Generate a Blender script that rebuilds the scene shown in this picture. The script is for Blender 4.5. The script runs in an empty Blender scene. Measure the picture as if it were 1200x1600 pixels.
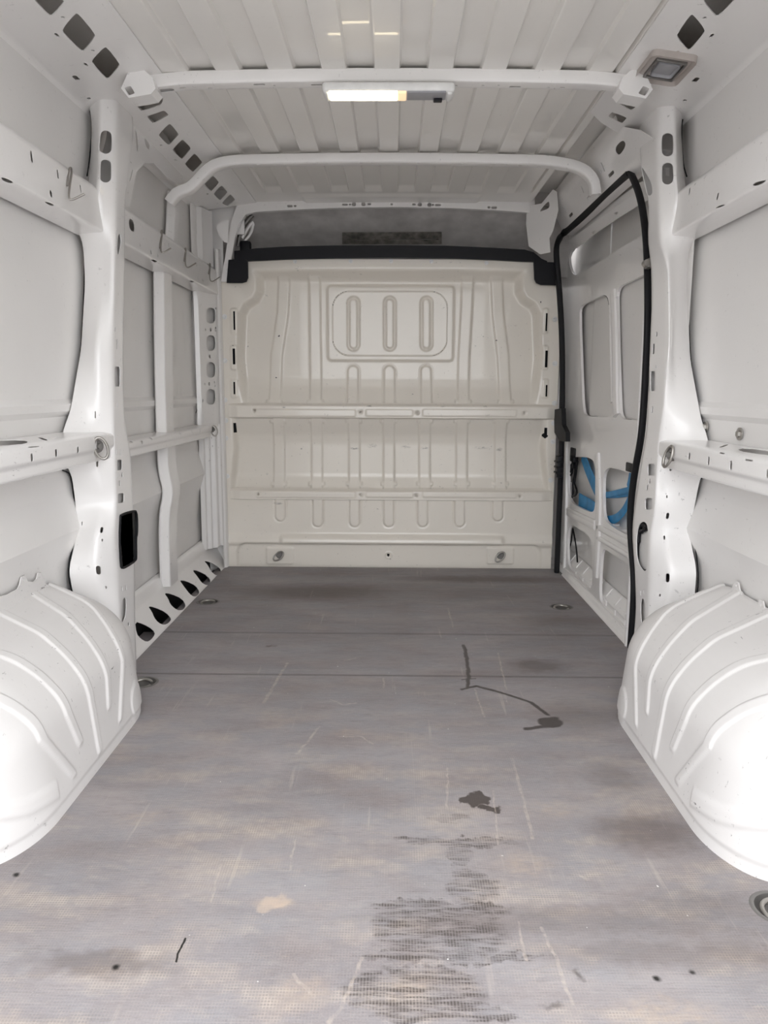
import bpy, bmesh, math, random
import numpy as np
from mathutils import Vector, Matrix
from mathutils.geometry import delaunay_2d_cdt

random.seed(4)
S = bpy.context.scene
COL = S.collection

# ------------------------------------------------------------------ camera
F = 1200.0                                   # focal length for a 1200 x 1600 frame
PITCH, YAW, ROLL = math.radians(9.0), math.radians(0.69), math.radians(0.26)
CAM = np.array([0.02, 0.0, 0.93])
FW = np.array([-math.sin(YAW) * math.cos(PITCH), math.cos(YAW) * math.cos(PITCH), -math.sin(PITCH)])
_r0 = np.array([math.cos(YAW), math.sin(YAW), 0.0])
_u0 = np.cross(_r0, FW)
RT = math.cos(ROLL) * _r0 + math.sin(ROLL) * _u0
UP = np.cross(RT, FW)
cam = bpy.data.cameras.new('camera')
cam.sensor_fit = 'HORIZONTAL'
cam.sensor_width = 36.0
cam.lens = 36.0 * F / 1200.0
cam.clip_start = 0.02
camo = bpy.data.objects.new('camera', cam)
COL.objects.link(camo)
camo.matrix_world = Matrix(((RT[0], UP[0], -FW[0], CAM[0]), (RT[1], UP[1], -FW[1], CAM[1]),
                            (RT[2], UP[2], -FW[2], CAM[2]), (0, 0, 0, 1)))
S.camera = camo

# ------------------------------------------------------------------ daylight: an even overcast sky seen through the open rear
W = bpy.data.worlds.new('overcast_sky')
S.world = W
W.use_nodes = True
_bg = W.node_tree.nodes['Background']
_bg.inputs['Color'].default_value = (0.965, 0.98, 1.0, 1)
_bg.inputs['Strength'].default_value = 2.6
S.view_settings.view_transform = 'Standard'
S.view_settings.look = 'None'
S.view_settings.gamma = 1.0
S.view_settings.use_curve_mapping = False
S.view_settings.exposure = 0.52
S.cycles.max_bounces = 12
S.cycles.diffuse_bounces = 10
S.cycles.adaptive_threshold = 0.02
S.cycles.glossy_bounces = 6
S.cycles.use_denoising = True
S.cycles.sample_clamp_indirect = 8.0
LAMP_STRENGTH = 5.0

# ------------------------------------------------------------------ survey helpers: sight lines of the camera met with real planes
def ray(px, py):
    return FW + RT * ((px - 600) / F) - UP * ((py - 800) / F)
def on(axis, val, px, py):
    d = ray(px, py)
    return CAM + d * ((val - CAM[axis]) / d[axis])
def ox(x, px, py): return on(0, x, px, py)
def oy(y, px, py): return on(1, y, px, py)
def oz(z, px, py): return on(2, z, px, py)
def proj(P):
    q = P - CAM
    z = q @ FW
    z = np.where(z < 0.05, 0.05, z)
    return np.stack([600 + F * (q @ RT) / z, 800 - F * (q @ UP) / z], -1)

# ------------------------------------------------------------------ materials
def newmat(name):
    m = bpy.data.materials.new(name)
    m.use_nodes = True
    nt = m.node_tree
    return m, nt, nt.nodes['Principled BSDF']
def nd(nt, typ, **kw):
    n = nt.nodes.new(typ)
    for k, v in kw.items():
        if k in n.inputs: n.inputs[k].default_value = v
        else: setattr(n, k, v)
    return n
def math_n(nt, op, a, b=None, clamp=False):
    n = nt.nodes.new('ShaderNodeMath')
    n.operation = op
    n.use_clamp = clamp
    for i, v in enumerate((a, b)):
        if v is None: continue
        if isinstance(v, (int, float)): n.inputs[i].default_value = v
        else: nt.links.new(v, n.inputs[i])
    return n.outputs[0]
def mixc(nt, fac, a, b):
    n = nt.nodes.new('ShaderNodeMix')
    n.data_type = 'RGBA'
    for sock, v in ((n.inputs[0], fac), (n.inputs[6], a), (n.inputs[7], b)):
        if isinstance(v, (int, float)): sock.default_value = v
        elif isinstance(v, tuple): sock.default_value = v + (1,) if len(v) == 3 else v
        else: nt.links.new(v, sock)
    return n.outputs[2]
def ramp(nt, x, a, b):
    n = nt.nodes.new('ShaderNodeMapRange')
    n.inputs[1].default_value = a
    n.inputs[2].default_value = b
    n.clamp = True
    nt.links.new(x, n.inputs[0])
    return n.outputs[0]
def noise(nt, vec, scale, detail=3.0, rough=0.55):
    n = nd(nt, 'ShaderNodeTexNoise', Scale=scale, Detail=detail, Roughness=rough)
    nt.links.new(vec, n.inputs['Vector'])
    return n.outputs['Fac']
def objvec(nt, scale=(1, 1, 1), rot=(0, 0, 0)):
    t = nt.nodes.new('ShaderNodeTexCoord')
    mp = nt.nodes.new('ShaderNodeMapping')
    mp.inputs['Scale'].default_value = scale
    mp.inputs['Rotation'].default_value = rot
    nt.links.new(t.outputs['Object'], mp.inputs['Vector'])
    return mp.outputs[0]
def paint(name, col, rough=0.35, coat=0.35, scuff=0.5, scuff_col=(0.12, 0.115, 0.11)):
    m, nt, b = newmat(name)
    L = nt.links
    v = objvec(nt)
    tone = ramp(nt, noise(nt, v, 3.0), 0.3, 0.7)
    c = mixc(nt, tone, tuple(x * 0.965 for x in col), col)
    s1 = noise(nt, objvec(nt, (14, 60, 22), (0.5, 0.3, 0.2)), 2.2, 4.0, 0.7)
    s2 = noise(nt, objvec(nt, (70, 12, 40), (0.2, 0.7, 0.4)), 1.6, 4.0, 0.7)
    where = ramp(nt, noise(nt, v, 5.0, 2.0), 0.42, 0.62)
    sc = math_n(nt, 'MAXIMUM', ramp(nt, s1, 0.655, 0.70), ramp(nt, s2, 0.665, 0.71))
    sc = math_n(nt, 'MULTIPLY', math_n(nt, 'MULTIPLY', sc, where), scuff)
    c = mixc(nt, sc, c, scuff_col)
    L.new(c, b.inputs['Base Color'])
    b.inputs['Roughness'].default_value = rough
    b.inputs['Coat Weight'].default_value = coat
    b.inputs['Coat Roughness'].default_value = 0.04
    bp = nt.nodes.new('ShaderNodeBump')
    bp.inputs['Strength'].default_value = 0.05
    bp.inputs['Distance'].default_value = 0.002
    L.new(noise(nt, v, 18.0, 2.0), bp.inputs['Height'])
    L.new(bp.outputs[0], b.inputs['Normal'])
    L.new(bp.outputs[0], b.inputs['Coat Normal'])
    return m
def plain(name, col, rough=0.5, metal=0.0, grain=0.12, scale=30.0):
    m, nt, b = newmat(name)
    c = mixc(nt, ramp(nt, noise(nt, objvec(nt), scale), 0.3, 0.7), tuple(x * (1 - grain) for x in col), col)
    nt.links.new(c, b.inputs['Base Color'])
    b.inputs['Roughness'].default_value = rough
    b.inputs['Metallic'].default_value = metal
    return m
WHITE = paint('white_body_paint', (0.875, 0.86, 0.85), 0.32, 0.5)
SKINM = paint('white_skin_paint', (0.80, 0.785, 0.77), 0.4, 0.3, 0.35)
ROOFM = paint('white_roof_paint', (0.85, 0.83, 0.80), 0.35, 0.5, 0.15)
ARCHM = paint('scuffed_white_paint', (0.73, 0.712, 0.70), 0.45, 0.12, 1.0, (0.09, 0.08, 0.075))
CREAM = paint('cream_bulkhead_paint', (0.86, 0.812, 0.735), 0.26, 0.5, 0.5)
BLACK = plain('black_rubber', (0.012, 0.012, 0.014), 0.55)
BLKPL = plain('black_plastic', (0.010, 0.010, 0.013), 0.45)
STEEL = plain('zinc_steel', (0.46, 0.44, 0.41), 0.38, 0.9)
DSTEEL = plain('dull_steel', (0.25, 0.24, 0.23), 0.5, 0.7)
for m_ in (BLACK, BLKPL): m_.node_tree.nodes['Principled BSDF'].inputs['Specular IOR Level'].default_value = 0.22
BLUE = plain('blue_webbing', (0.035, 0.30, 0.62), 0.55, 0.0, 0.35, 14.0)
LINER = plain('grey_cab_liner', (0.66, 0.635, 0.62), 0.8, 0.0, 0.3, 9.0)
LPLAS = plain('white_lamp_plastic', (0.82, 0.82, 0.81), 0.3)
GPLAS = plain('grey_lamp_plastic', (0.34, 0.34, 0.36), 0.4)
VENTM = plain('grey_beige_plastic', (0.50, 0.45, 0.42), 0.5)
CONC = plain('concrete', (0.42, 0.41, 0.40), 0.9, 0.0, 0.3, 6.0)
PLATEM = plain('soiled_slot_plate', (0.30, 0.28, 0.25), 0.7, 0.0, 0.7, 25.0)
def emissive(name, col, strength):
    m, nt, b = newmat(name)
    b.inputs['Base Color'].default_value = col + (1,)
    b.inputs['Emission Color'].default_value = col + (1,)
    b.inputs['Emission Strength'].default_value = strength
    return m
LENS = emissive('lit_lamp_lens', (1.0, 0.86, 0.58), LAMP_STRENGTH)
LENS2 = emissive('dim_lamp_lens', (0.95, 0.68, 0.42), 0.55)

# ------------------------------------------------------------------ objects
def link(name, me, mat=None, parent=None):
    o = bpy.data.objects.new(name, me)
    COL.objects.link(o)
    if mat: me.materials.append(mat)
    if parent: o.parent = parent
    return o
def tag(o, label, cat, group=None):
    o['label'] = label
    o['category'] = cat
    if group: o['group'] = group
    return o
def empty(name, loc=(0, 0, 0), kind=None):
    o = bpy.data.objects.new(name, None)
    o.empty_display_size = 0.05
    o.location = loc
    COL.objects.link(o)
    if kind: o['kind'] = kind
    return o
def thing(name, label, cat, loc=(0, 0, 0), group=None):
    return tag(empty(name, loc), label, cat, group)
def local(o, parent):
    """child built in world space keeps its place under a parent that stands elsewhere"""
    o.parent = parent
    o.matrix_parent_inverse = Matrix.Translation(parent.location).inverted()
    return o
def pymesh(name, V, Fc, mat=None, parent=None, smooth=32, toward=None):
    me = bpy.data.meshes.new(name)
    me.from_pydata([tuple(map(float, v)) for v in V], [], [tuple(map(int, f)) for f in Fc])
    if toward is not None:
        me.update()
        n = np.zeros(len(me.polygons) * 3); c = n.copy(); a = np.zeros(len(me.polygons))
        me.polygons.foreach_get('normal', n); me.polygons.foreach_get('center', c); me.polygons.foreach_get('area', a)
        if (((np.array(toward) - c.reshape(-1, 3)) * n.reshape(-1, 3)).sum(1) * a).sum() < 0: me.flip_normals()
    me.validate()
    if smooth:
        me.polygons.foreach_set('use_smooth', [True] * len(me.polygons))
        me.set_sharp_from_angle(angle=math.radians(smooth))
    me.update()
    o = link(name, me, mat)
    if parent:
        if parent.location.length > 0: local(o, parent)
        else: o.parent = parent
    return o
def solid(o, t):
    m = o.modifiers.new('thickness', 'SOLIDIFY')
    m.thickness = t
    m.offset = -1
    return o
def bmobj(name, bm, mat, parent=None, smooth=35):
    me = bpy.data.meshes.new(name)
    bmesh.ops.recalc_face_normals(bm, faces=bm.faces[:])
    bm.to_mesh(me)
    bm.free()
    me.polygons.foreach_set('use_smooth', [True] * len(me.polygons))
    me.set_sharp_from_angle(angle=math.radians(smooth))
    o = link(name, me, mat)
    if parent:
        if parent.location.length > 0: local(o, parent)
        else: o.parent = parent
    return o
def add_box(bm, size, mat4, bevel=0.0, seg=2):
    r = bmesh.ops.create_cube(bm, size=1.0, matrix=mat4 @ Matrix.Diagonal((*size, 1)))
    if bevel:
        es = list({e for v in r['verts'] for e in v.link_edges})
        bmesh.ops.bevel(bm, geom=es, offset=bevel, segments=seg, affect='EDGES', profile=0.5)
def add_cyl(bm, r, h, mat4, seg=16, r2=None):
    bmesh.ops.create_cone(bm, cap_ends=True, segments=seg, radius1=r, radius2=r if r2 is None else r2, depth=h, matrix=mat4)
def resample(pts, step):
    pts = np.array(pts, float)
    d = np.r_[0, np.cumsum(np.linalg.norm(np.diff(pts, axis=0), axis=1))]
    n = max(2, int(d[-1] / step) + 1)
    t = np.linspace(0, d[-1], n)
    return np.stack([np.interp(t, d, pts[:, k]) for k in range(pts.shape[1])], 1)
def smooth_line(pts, it=2, closed=False):
    P = np.array(pts, float)
    for _ in range(it):
        if closed: Q = np.roll(P, -1, 0); P = np.stack([0.75 * P + 0.25 * Q, 0.25 * P + 0.75 * Q], 1).reshape(-1, P.shape[1])
        else:
            A, B = P[:-1], P[1:]
            M = np.stack([0.75 * A + 0.25 * B, 0.25 * A + 0.75 * B], 1).reshape(-1, P.shape[1])
            P = np.vstack([P[:1], M, P[-1:]])
    return P
def tube(name, pts, r, mat, parent=None, seg=8, flat=None, up=(0, 0, 1)):
    """swept tube; flat=(a,b) gives an elliptical/strap section, a across `up`, b along it"""
    P = np.array(pts, float)
    n = len(P)
    T = np.gradient(P, axis=0)
    T /= np.linalg.norm(T, axis=1)[:, None] + 1e-12
    V = []; Fc = []
    ref = np.array(up, float)
    N0 = None
    for i in range(n):
        if flat is None and N0 is not None: s = N0 - T[i] * (N0 @ T[i])
        else: s = np.cross(T[i], ref)
        if np.linalg.norm(s) < 1e-6: s = np.cross(T[i], (1.0, 0.1, 0.0))
        s /= np.linalg.norm(s); N0 = s
        b = np.cross(T[i], s)
        ra, rb = flat if flat else (r, r)
        for k in range(seg):
            a = 2 * math.pi * k / seg
            ca, sa = math.cos(a), math.sin(a)
            if flat: ca = math.copysign(abs(ca) ** 0.6, ca); sa = math.copysign(abs(sa) ** 0.6, sa)
            V.append(P[i] + s * ra * ca + b * rb * sa)
    for i in range(n - 1):
        for k in range(seg):
            k2 = (k + 1) % seg
            Fc.append((i * seg + k, i * seg + k2, (i + 1) * seg + k2, (i + 1) * seg + k))
    Fc.append(tuple(range(seg))[::-1]); Fc.append(tuple((n - 1) * seg + k for k in range(seg)))
    return pymesh(name, V, Fc, mat, parent, 50)

# ---- pressed sheets: a 2-D outline with real openings, bent onto a surface map
def inside(P, poly):
    x, y = P[:, 0], P[:, 1]
    r = np.zeros(len(P), bool)
    X, Y = poly[:, 0], poly[:, 1]
    j = len(poly) - 1
    for i in range(len(poly)):
        c = ((Y[i] > y) != (Y[j] > y))
        with np.errstate(divide='ignore', invalid='ignore'):
            r ^= c & (x < (X[j] - X[i]) * (y - Y[i]) / (Y[j] - Y[i] + 1e-18) + X[i])
        j = i
    return r
def polydist(P, poly, closed=True):
    d = np.full(len(P), 1e9)
    n = len(poly)
    for i in range(n if closed else n - 1):
        a, b = poly[i], poly[(i + 1) % n]
        ab = b - a
        t = np.clip(((P - a) @ ab) / (ab @ ab + 1e-18), 0, 1)
        d = np.minimum(d, np.linalg.norm(P - a - t[:, None] * ab, axis=1))
    return d
def densify(poly, step):
    out = []
    for i in range(len(poly)):
        a, b = poly[i], poly[(i + 1) % len(poly)]
        k = max(1, int(np.linalg.norm(b - a) / step))
        out += [a + (b - a) * j / k for j in range(k)]
    return np.array(out)
def sheet(name, fm, outline, holes, us, vs, mat, parent, toward=(0, 2.5, 1.0), thick=0.0025, sharp=32):
    us = np.array(us, float); vs = np.array(vs, float); iu = np.arange(len(us), dtype=float); iv = np.arange(len(vs), dtype=float)
    def fwd(P):
        P = np.array(P, float)
        return np.stack([np.interp(P[:, 0], us, iu), np.interp(P[:, 1], vs, iv)], 1)
    ol0 = np.array(outline, float)
    holes = [np.array(h, float) for h in holes]
    holes = [fwd(h) for h in holes if inside(h, ol0).all()]
    outline = fwd(densify(ol0, 0.012)); outline = densify(outline, 1.0)
    kp = np.linalg.norm(outline - np.roll(outline, 1, 0), axis=1) > 0.02
    outline = outline[kp]
    G = np.array([(u, v) for u in iu for v in iv])
    keep = inside(G, outline) & (polydist(G, outline) > 0.15)
    for h in holes: keep &= ~inside(G, h) & (polydist(G, h) > 0.08)
    G = G[keep]
    V = [tuple(p) for p in G]; E = []
    for lp in [outline] + holes:
        s = len(V); V += [tuple(p) for p in lp]
        E += [(s + i, s + (i + 1) % len(lp)) for i in range(len(lp))]
    ov, oe, of, *_ = delaunay_2d_cdt([Vector(p) for p in V], E, [], 0, 1e-6)
    ov = np.array([tuple(p) for p in ov]); of = np.array([f for f in of if len(f) == 3])
    cen = ov[of].mean(1)
    k = inside(cen, outline)
    for h in holes: k &= ~inside(cen, h)
    ov = np.stack([np.interp(ov[:, 0], iu, us), np.interp(ov[:, 1], iv, vs)], 1)
    P = fm(ov[:, 0], ov[:, 1]); T = of[k]
    fn = np.cross(P[T[:, 1]] - P[T[:, 0]], P[T[:, 2]] - P[T[:, 0]])
    if (((np.array(toward) - P[T].mean(1)) * fn).sum() < 0): T = T[:, ::-1]; fn = -fn
    vn = np.zeros_like(P)
    for j in range(3): np.add.at(vn, T[:, j], fn)
    vn /= np.linalg.norm(vn, axis=1)[:, None] + 1e-15
    B = P - vn * thick
    n = len(P)
    ed = {}
    for t in T:
        for a, c in ((t[0], t[1]), (t[1], t[2]), (t[2], t[0])):
            if (c, a) in ed: del ed[(c, a)]
            else: ed[(a, c)] = 1
    rv = sorted({v for e in ed for v in e}); ri = {v: i for i, v in enumerate(rv)}; m = len(rv)
    AV = np.vstack([P, B, P[rv], B[rv]])
    FL = [tuple(t) for t in T] + [tuple(t[::-1] + n) for t in T]
    FL += [(2 * n + ri[c], 2 * n + ri[a], 2 * n + m + ri[a], 2 * n + m + ri[c]) for a, c in ed]
    return pymesh(name, AV, FL, mat, parent, sharp)
def find(fm, dom, px, py):
    """the (u, v) of a surface that the sight line through a photograph point meets"""
    u0, u1, v0, v1 = dom
    n = 48
    cu, cv, du, dv = (u0 + u1) / 2, (v0 + v1) / 2, (u1 - u0) / 2, (v1 - v0) / 2
    for it in range(9):
        m = n if it == 0 else 9
        A, B = np.meshgrid(np.linspace(max(u0, cu - du), min(u1, cu + du), m), np.linspace(max(v0, cv - dv), min(v1, cv + dv), m))
        A, B = A.ravel(), B.ravel()
        e = ((proj(fm(A, B)) - (px, py)) ** 2).sum(1)
        i = e.argmin(); cu, cv = A[i], B[i]
        s = 0.06 if it == 0 else 0.35
        du *= s; dv *= s
    return np.array((cu, cv))
def hole(fm, dom, pts, it=2):
    return smooth_line([find(fm, dom, *p) for p in pts], it, True)
def slot(c, w, h, r=None, ang=0.0, n=4):
    r = min(w, h) / 2 * 0.98 if r is None else r
    P = []
    for sx, sy, a0 in ((1, 1, 0), (-1, 1, 90), (-1, -1, 180), (1, -1, 270)):
        for k in range(n + 1):
            a = math.radians(a0 + 90 * k / n)
            P.append((sx * (w / 2 - r) + r * math.cos(a), sy * (h / 2 - r) + r * math.sin(a)))
    P = np.array(P); ca, sa = math.cos(ang), math.sin(ang)
    return np.stack([c[0] + P[:, 0] * ca - P[:, 1] * sa, c[1] + P[:, 0] * sa + P[:, 1] * ca], 1)
def pslot(fm, dom, px, py, w, h, r=None, ang=0.0): return slot(find(fm, dom, px, py), w * 1.55, h * 1.25, r, ang)
def rect(u0, u1, v0, v1): return np.array([(u0, v0), (u1, v0), (u1, v1), (u0, v1)])
def lin(a, b, step): return np.linspace(a, b, max(2, int(abs(b - a) / step) + 1))
def frame(fm, uv, toward=(0, 2.5, 1.0)):
    u, v = uv; e = 1e-3
    p = fm(np.array([u]), np.array([v]))[0]
    a = fm(np.array([u + e]), np.array([v]))[0] - p
    b = fm(np.array([u]), np.array([v + e]))[0] - p
    a /= np.linalg.norm(a)
    n = np.cross(a, b); n /= np.linalg.norm(n)
    if n @ (np.array(toward) - p) < 0: n = -n
    b = np.cross(n, a)
    return Matrix(((a[0], b[0], n[0], p[0]), (a[1], b[1], n[1], p[1]), (a[2], b[2], n[2], p[2]), (0, 0, 0, 1)))
def extrude_map(profile, rv=0.008, mir=1):
    """a bent strip running along y: u = y, v = arc length down the (x, z) profile, bends rounded"""
    P = np.array(profile, float)
    P[:, 0] *= mir
    D = np.r_[0, np.cumsum(np.linalg.norm(np.diff(P, axis=0), axis=1))]
    offs = np.linspace(-rv, rv, 7)
    def fm(u, v):
        x = np.mean([np.interp(v + o, D, P[:, 0]) for o in offs], 0)
        z = np.mean([np.interp(v + o, D, P[:, 1]) for o in offs], 0)
        return np.stack([x, u, z], 1)
    return fm, D
def vgrid(D, step=0.03, rv=0.008):
    s = set(np.round(lin(D[0], D[-1], step), 4))
    for d in D[1:-1]:
        for k in (-1, -0.5, 0, 0.5, 1): s.add(round(float(d + k * rv), 4))
    return sorted(x for x in s if D[0] <= x <= D[-1])
def loft_map(us, stations, vs, rv=0.01, ru=0.03):
    """u picks a station (linear between, eased), v runs across the section"""
    us = np.array(us, float); A = np.array(stations, float); vs = np.array(vs, float)
    def raw(u, v):
        i = np.clip(np.searchsorted(us, u) - 1, 0, len(us) - 2)
        t = np.clip((u - us[i]) / (us[i + 1] - us[i]), 0, 1)
        j = np.clip(np.searchsorted(vs, v) - 1, 0, len(vs) - 2)
        s = np.clip((v - vs[j]) / (vs[j + 1] - vs[j]), 0, 1)
        a = A[i, j] * (1 - s)[:, None] + A[i, j + 1] * s[:, None]
        b = A[i + 1, j] * (1 - s)[:, None] + A[i + 1, j + 1] * s[:, None]
        return a * (1 - t)[:, None] + b * t[:, None]
    def fm(u, v):
        u = np.asarray(u, float); v = np.asarray(v, float)
        acc = 0; n = 0
        for du in (-1, -0.33, 0.33, 1):
            for dv in (-1, -0.5, 0, 0.5, 1):
                acc = acc + raw(u + du * ru, v + dv * rv); n += 1
        return acc / n
    return fm
def planex(x): return lambda u, v: np.stack([np.full_like(u, x), u, v], 1)
def planey(y): return lambda u, v: np.stack([u, np.full_like(u, y), v], 1)
def sstep(x): x = np.clip(x, 0, 1); return x * x * (3 - 2 * x)
REAR, FRONT = 0.90, 4.0

# ================================================================== SETTING
floor = empty('floor', kind='structure')
ceiling = empty('ceiling', kind='structure')
wall_left = empty('wall_left', kind='structure')
wall_right = empty('wall_right', kind='structure')
wall_front = empty('wall_front', kind='structure')
door = empty('door_1', kind='structure')
g = pymesh('ground', [(-30, -30, -0.62), (30, -30, -0.62), (30, 30, -0.62), (-30, 30, -0.62)], [(0, 1, 2, 3)], CONC, None, 0)
g['kind'] = 'structure'

# ---------------------------------------------------------------- floor boards
FLOORM, nt, b = newmat('worn_grey_plywood')
def mk_groups():
    g = bpy.data.node_groups.new('segment_mask', 'ShaderNodeTree')
    for nm, tp in (('P', 'NodeSocketVector'), ('A', 'NodeSocketVector'), ('B', 'NodeSocketVector'), ('Width', 'NodeSocketFloat')):
        g.interface.new_socket(nm, in_out='INPUT', socket_type=tp)
    g.interface.new_socket('Mask', in_out='OUTPUT', socket_type='NodeSocketFloat')
    i = g.nodes.new('NodeGroupInput'); o = g.nodes.new('NodeGroupOutput')
    def vm(op, a, b=None):
        n = g.nodes.new('ShaderNodeVectorMath'); n.operation = op
        g.links.new(a, n.inputs[0])
        if b is not None: g.links.new(b, n.inputs[1])
        return n
    pa = vm('SUBTRACT', i.outputs['P'], i.outputs['A']).outputs[0]
    ba = vm('SUBTRACT', i.outputs['B'], i.outputs['A']).outputs[0]
    t = math_n(g, 'DIVIDE', vm('DOT_PRODUCT', pa, ba).outputs['Value'], vm('DOT_PRODUCT', ba, ba).outputs['Value'], True)
    sc = g.nodes.new('ShaderNodeVectorMath'); sc.operation = 'SCALE'
    g.links.new(ba, sc.inputs[0]); g.links.new(t, sc.inputs['Scale'])
    d = vm('LENGTH', vm('SUBTRACT', pa, sc.outputs[0]).outputs[0]).outputs['Value']
    q = math_n(g, 'DIVIDE', d, math_n(g, 'MULTIPLY', i.outputs['Width'], 0.62))
    m = g.nodes.new('ShaderNodeMapRange'); m.inputs[1].default_value = 1.0; m.inputs[2].default_value = 0.45
    g.links.new(q, m.inputs[0]); g.links.new(m.outputs[0], o.inputs[0])
    h = bpy.data.node_groups.new('blob_mask', 'ShaderNodeTree')
    for nm in ('P', 'C', 'InvR'): h.interface.new_socket(nm, in_out='INPUT', socket_type='NodeSocketVector')
    h.interface.new_socket('Strength', in_out='INPUT', socket_type='NodeSocketFloat')
    h.interface.new_socket('Mask', in_out='OUTPUT', socket_type='NodeSocketFloat')
    i = h.nodes.new('NodeGroupInput'); o = h.nodes.new('NodeGroupOutput')
    a = h.nodes.new('ShaderNodeVectorMath'); a.operation = 'SUBTRACT'
    c = h.nodes.new('ShaderNodeVectorMath'); c.operation = 'MULTIPLY'
    l = h.nodes.new('ShaderNodeVectorMath'); l.operation = 'LENGTH'
    h.links.new(i.outputs['P'], a.inputs[0]); h.links.new(i.outputs['C'], a.inputs[1])
    h.links.new(a.outputs[0], c.inputs[0]); h.links.new(i.outputs['InvR'], c.inputs[1]); h.links.new(c.outputs[0], l.inputs[0])
    m = h.nodes.new('ShaderNodeMapRange'); m.inputs[1].default_value = 1.0; m.inputs[2].default_value = 0.35
    h.links.new(l.outputs['Value'], m.inputs[0])
    h.links.new(math_n(h, 'MULTIPLY', m.outputs[0], i.outputs['Strength']), o.inputs[0])
    return g, h
SEG, BLOB = mk_groups()
def floor_material():
    L = nt.links
    tc = nt.nodes.new('ShaderNodeTexCoord')
    P0 = tc.outputs['Object']
    # a wobble so that edges of marks are ragged
    nz = nd(nt, 'ShaderNodeTexNoise', Scale=30.0, Detail=4.0)
    L.new(P0, nz.inputs['Vector'])
    def wob(amount):
        s = nt.nodes.new('ShaderNodeVectorMath'); s.operation = 'MULTIPLY_ADD'
        L.new(nz.outputs['Color'], s.inputs[0]); s.inputs[1].default_value = (amount, amount, 0); s.inputs[2].default_value = (-amount / 2, -amount / 2, 0)
        a = nt.nodes.new('ShaderNodeVectorMath'); a.operation = 'ADD'
        L.new(P0, a.inputs[0]); L.new(s.outputs[0], a.inputs[1])
        z = nt.nodes.new('ShaderNodeVectorMath'); z.operation = 'MULTIPLY'; z.inputs[1].default_value = (1, 1, 0)
        L.new(a.outputs[0], z.inputs[0])
        return z.outputs[0]
    Pw, Ps = wob(0.07), wob(0.014)
    def seg(px, w, P=None):
        out = None
        pts = [oz(0, *p) for p in px]
        for a, c in zip(pts[:-1], pts[1:]):
            n = nt.nodes.new('ShaderNodeGroup'); n.node_tree = SEG
            L.new(P or Ps, n.inputs['P'])
            n.inputs['A'].default_value = (a[0], a[1], 0); n.inputs['B'].default_value = (c[0], c[1], 0); n.inputs['Width'].default_value = w
            out = n.outputs[0] if out is None else math_n(nt, 'MAXIMUM', out, n.outputs[0])
        return out
    def blob(px, py, rx, ry, s, P=None):
        c = oz(0, px, py)
        n = nt.nodes.new('ShaderNodeGroup'); n.node_tree = BLOB
        L.new(P or Pw, n.inputs['P'])
        n.inputs['C'].default_value = (c[0], c[1], 0); n.inputs['InvR'].default_value = (1 / rx, 1 / ry, 0); n.inputs['Strength'].default_value = s
        return n.outputs[0]
    def mx(*a):
        o = a[0]
        for q in a[1:]: o = math_n(nt, 'MAXIMUM', o, q)
        return o
    def mul(a, c): return math_n(nt, 'MULTIPLY', a, c)
    big = ramp(nt, noise(nt, objvec(nt, (1.0, 2.2, 1)), 2.3, 5.0, 0.6), 0.33, 0.68)
    hue = ramp(nt, noise(nt, objvec(nt, (1.2, 2.0, 1)), 5.0, 4.0), 0.35, 0.65)
    col = mixc(nt, big, (0.222, 0.192, 0.194), (0.345, 0.312, 0.314))
    col = mixc(nt, mul(hue, 0.50), col, (0.255, 0.265, 0.295))
    streak = noise(nt, objvec(nt, (4.0, 17, 1)), 2.0, 8.0, 0.75)
    col = mixc(nt, mul(ramp(nt, streak, 0.52, 0.74), 0.40), col, (0.125, 0.11, 0.105))
    col = mixc(nt, mul(ramp(nt, streak, 0.46, 0.30), 0.35), col, (0.40, 0.365, 0.34))
    fib = noise(nt, objvec(nt, (22, 150, 1)), 1.3, 5.0, 0.7)
    col = mixc(nt, mul(ramp(nt, fib, 0.54, 0.70), 0.38), col, (0.13, 0.11, 0.105))
    col = mixc(nt, mul(ramp(nt, fib, 0.44, 0.30), 0.30), col, (0.46, 0.42, 0.40))
    wisp = mul(ramp(nt, noise(nt, objvec(nt, (34, 1.7, 1), (0, 0, 0.06)), 1.4, 4.0, 0.6), 0.62, 0.70), ramp(nt, noise(nt, P0, 4.0, 3.0), 0.45, 0.60))
    col = mixc(nt, mul(wisp, 0.45), col, (0.50, 0.44, 0.40))
    fine = noise(nt, objvec(nt, (1, 1, 1)), 260.0, 2.0)
    col = mixc(nt, mul(ramp(nt, fine, 0.35, 0.7), 0.20), col, (0.42, 0.40, 0.385))
    # the anti-slip wire pattern pressed into the board, worn to pale wood in patches
    def lines(axis, pitch):
        sep = nt.nodes.new('ShaderNodeSeparateXYZ'); L.new(P0, sep.inputs[0])
        return math_n(nt, 'ABSOLUTE', math_n(nt, 'SINE', mul(sep.outputs[axis], math.pi / pitch)))
    meshv = ramp(nt, noise(nt, P0, 45.0, 3.0), 0.30, 0.62)
    mesh = mx(ramp(nt, lines(0, 0.0052), 0.80, 1.0), ramp(nt, lines(1, 0.0062), 0.80, 1.0))
    mesh = mul(mesh, meshv)
    wear = ramp(nt, noise(nt, objvec(nt, (1.2, 2.6, 1)), 3.4, 6.0, 0.62), 0.50, 0.68)
    near = nt.nodes.new('ShaderNodeMapRange'); near.inputs[1].default_value = 2.5; near.inputs[2].default_value = 1.5
    sp = nt.nodes.new('ShaderNodeSeparateXYZ'); L.new(P0, sp.inputs[0]); L.new(sp.outputs[1], near.inputs[0])
    wearn = mul(wear, math_n(nt, 'ADD', mul(near.outputs[0], 0.75), 0.18))
    col = mixc(nt, mul(wearn, 0.42), col, (0.43, 0.355, 0.29))
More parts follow.
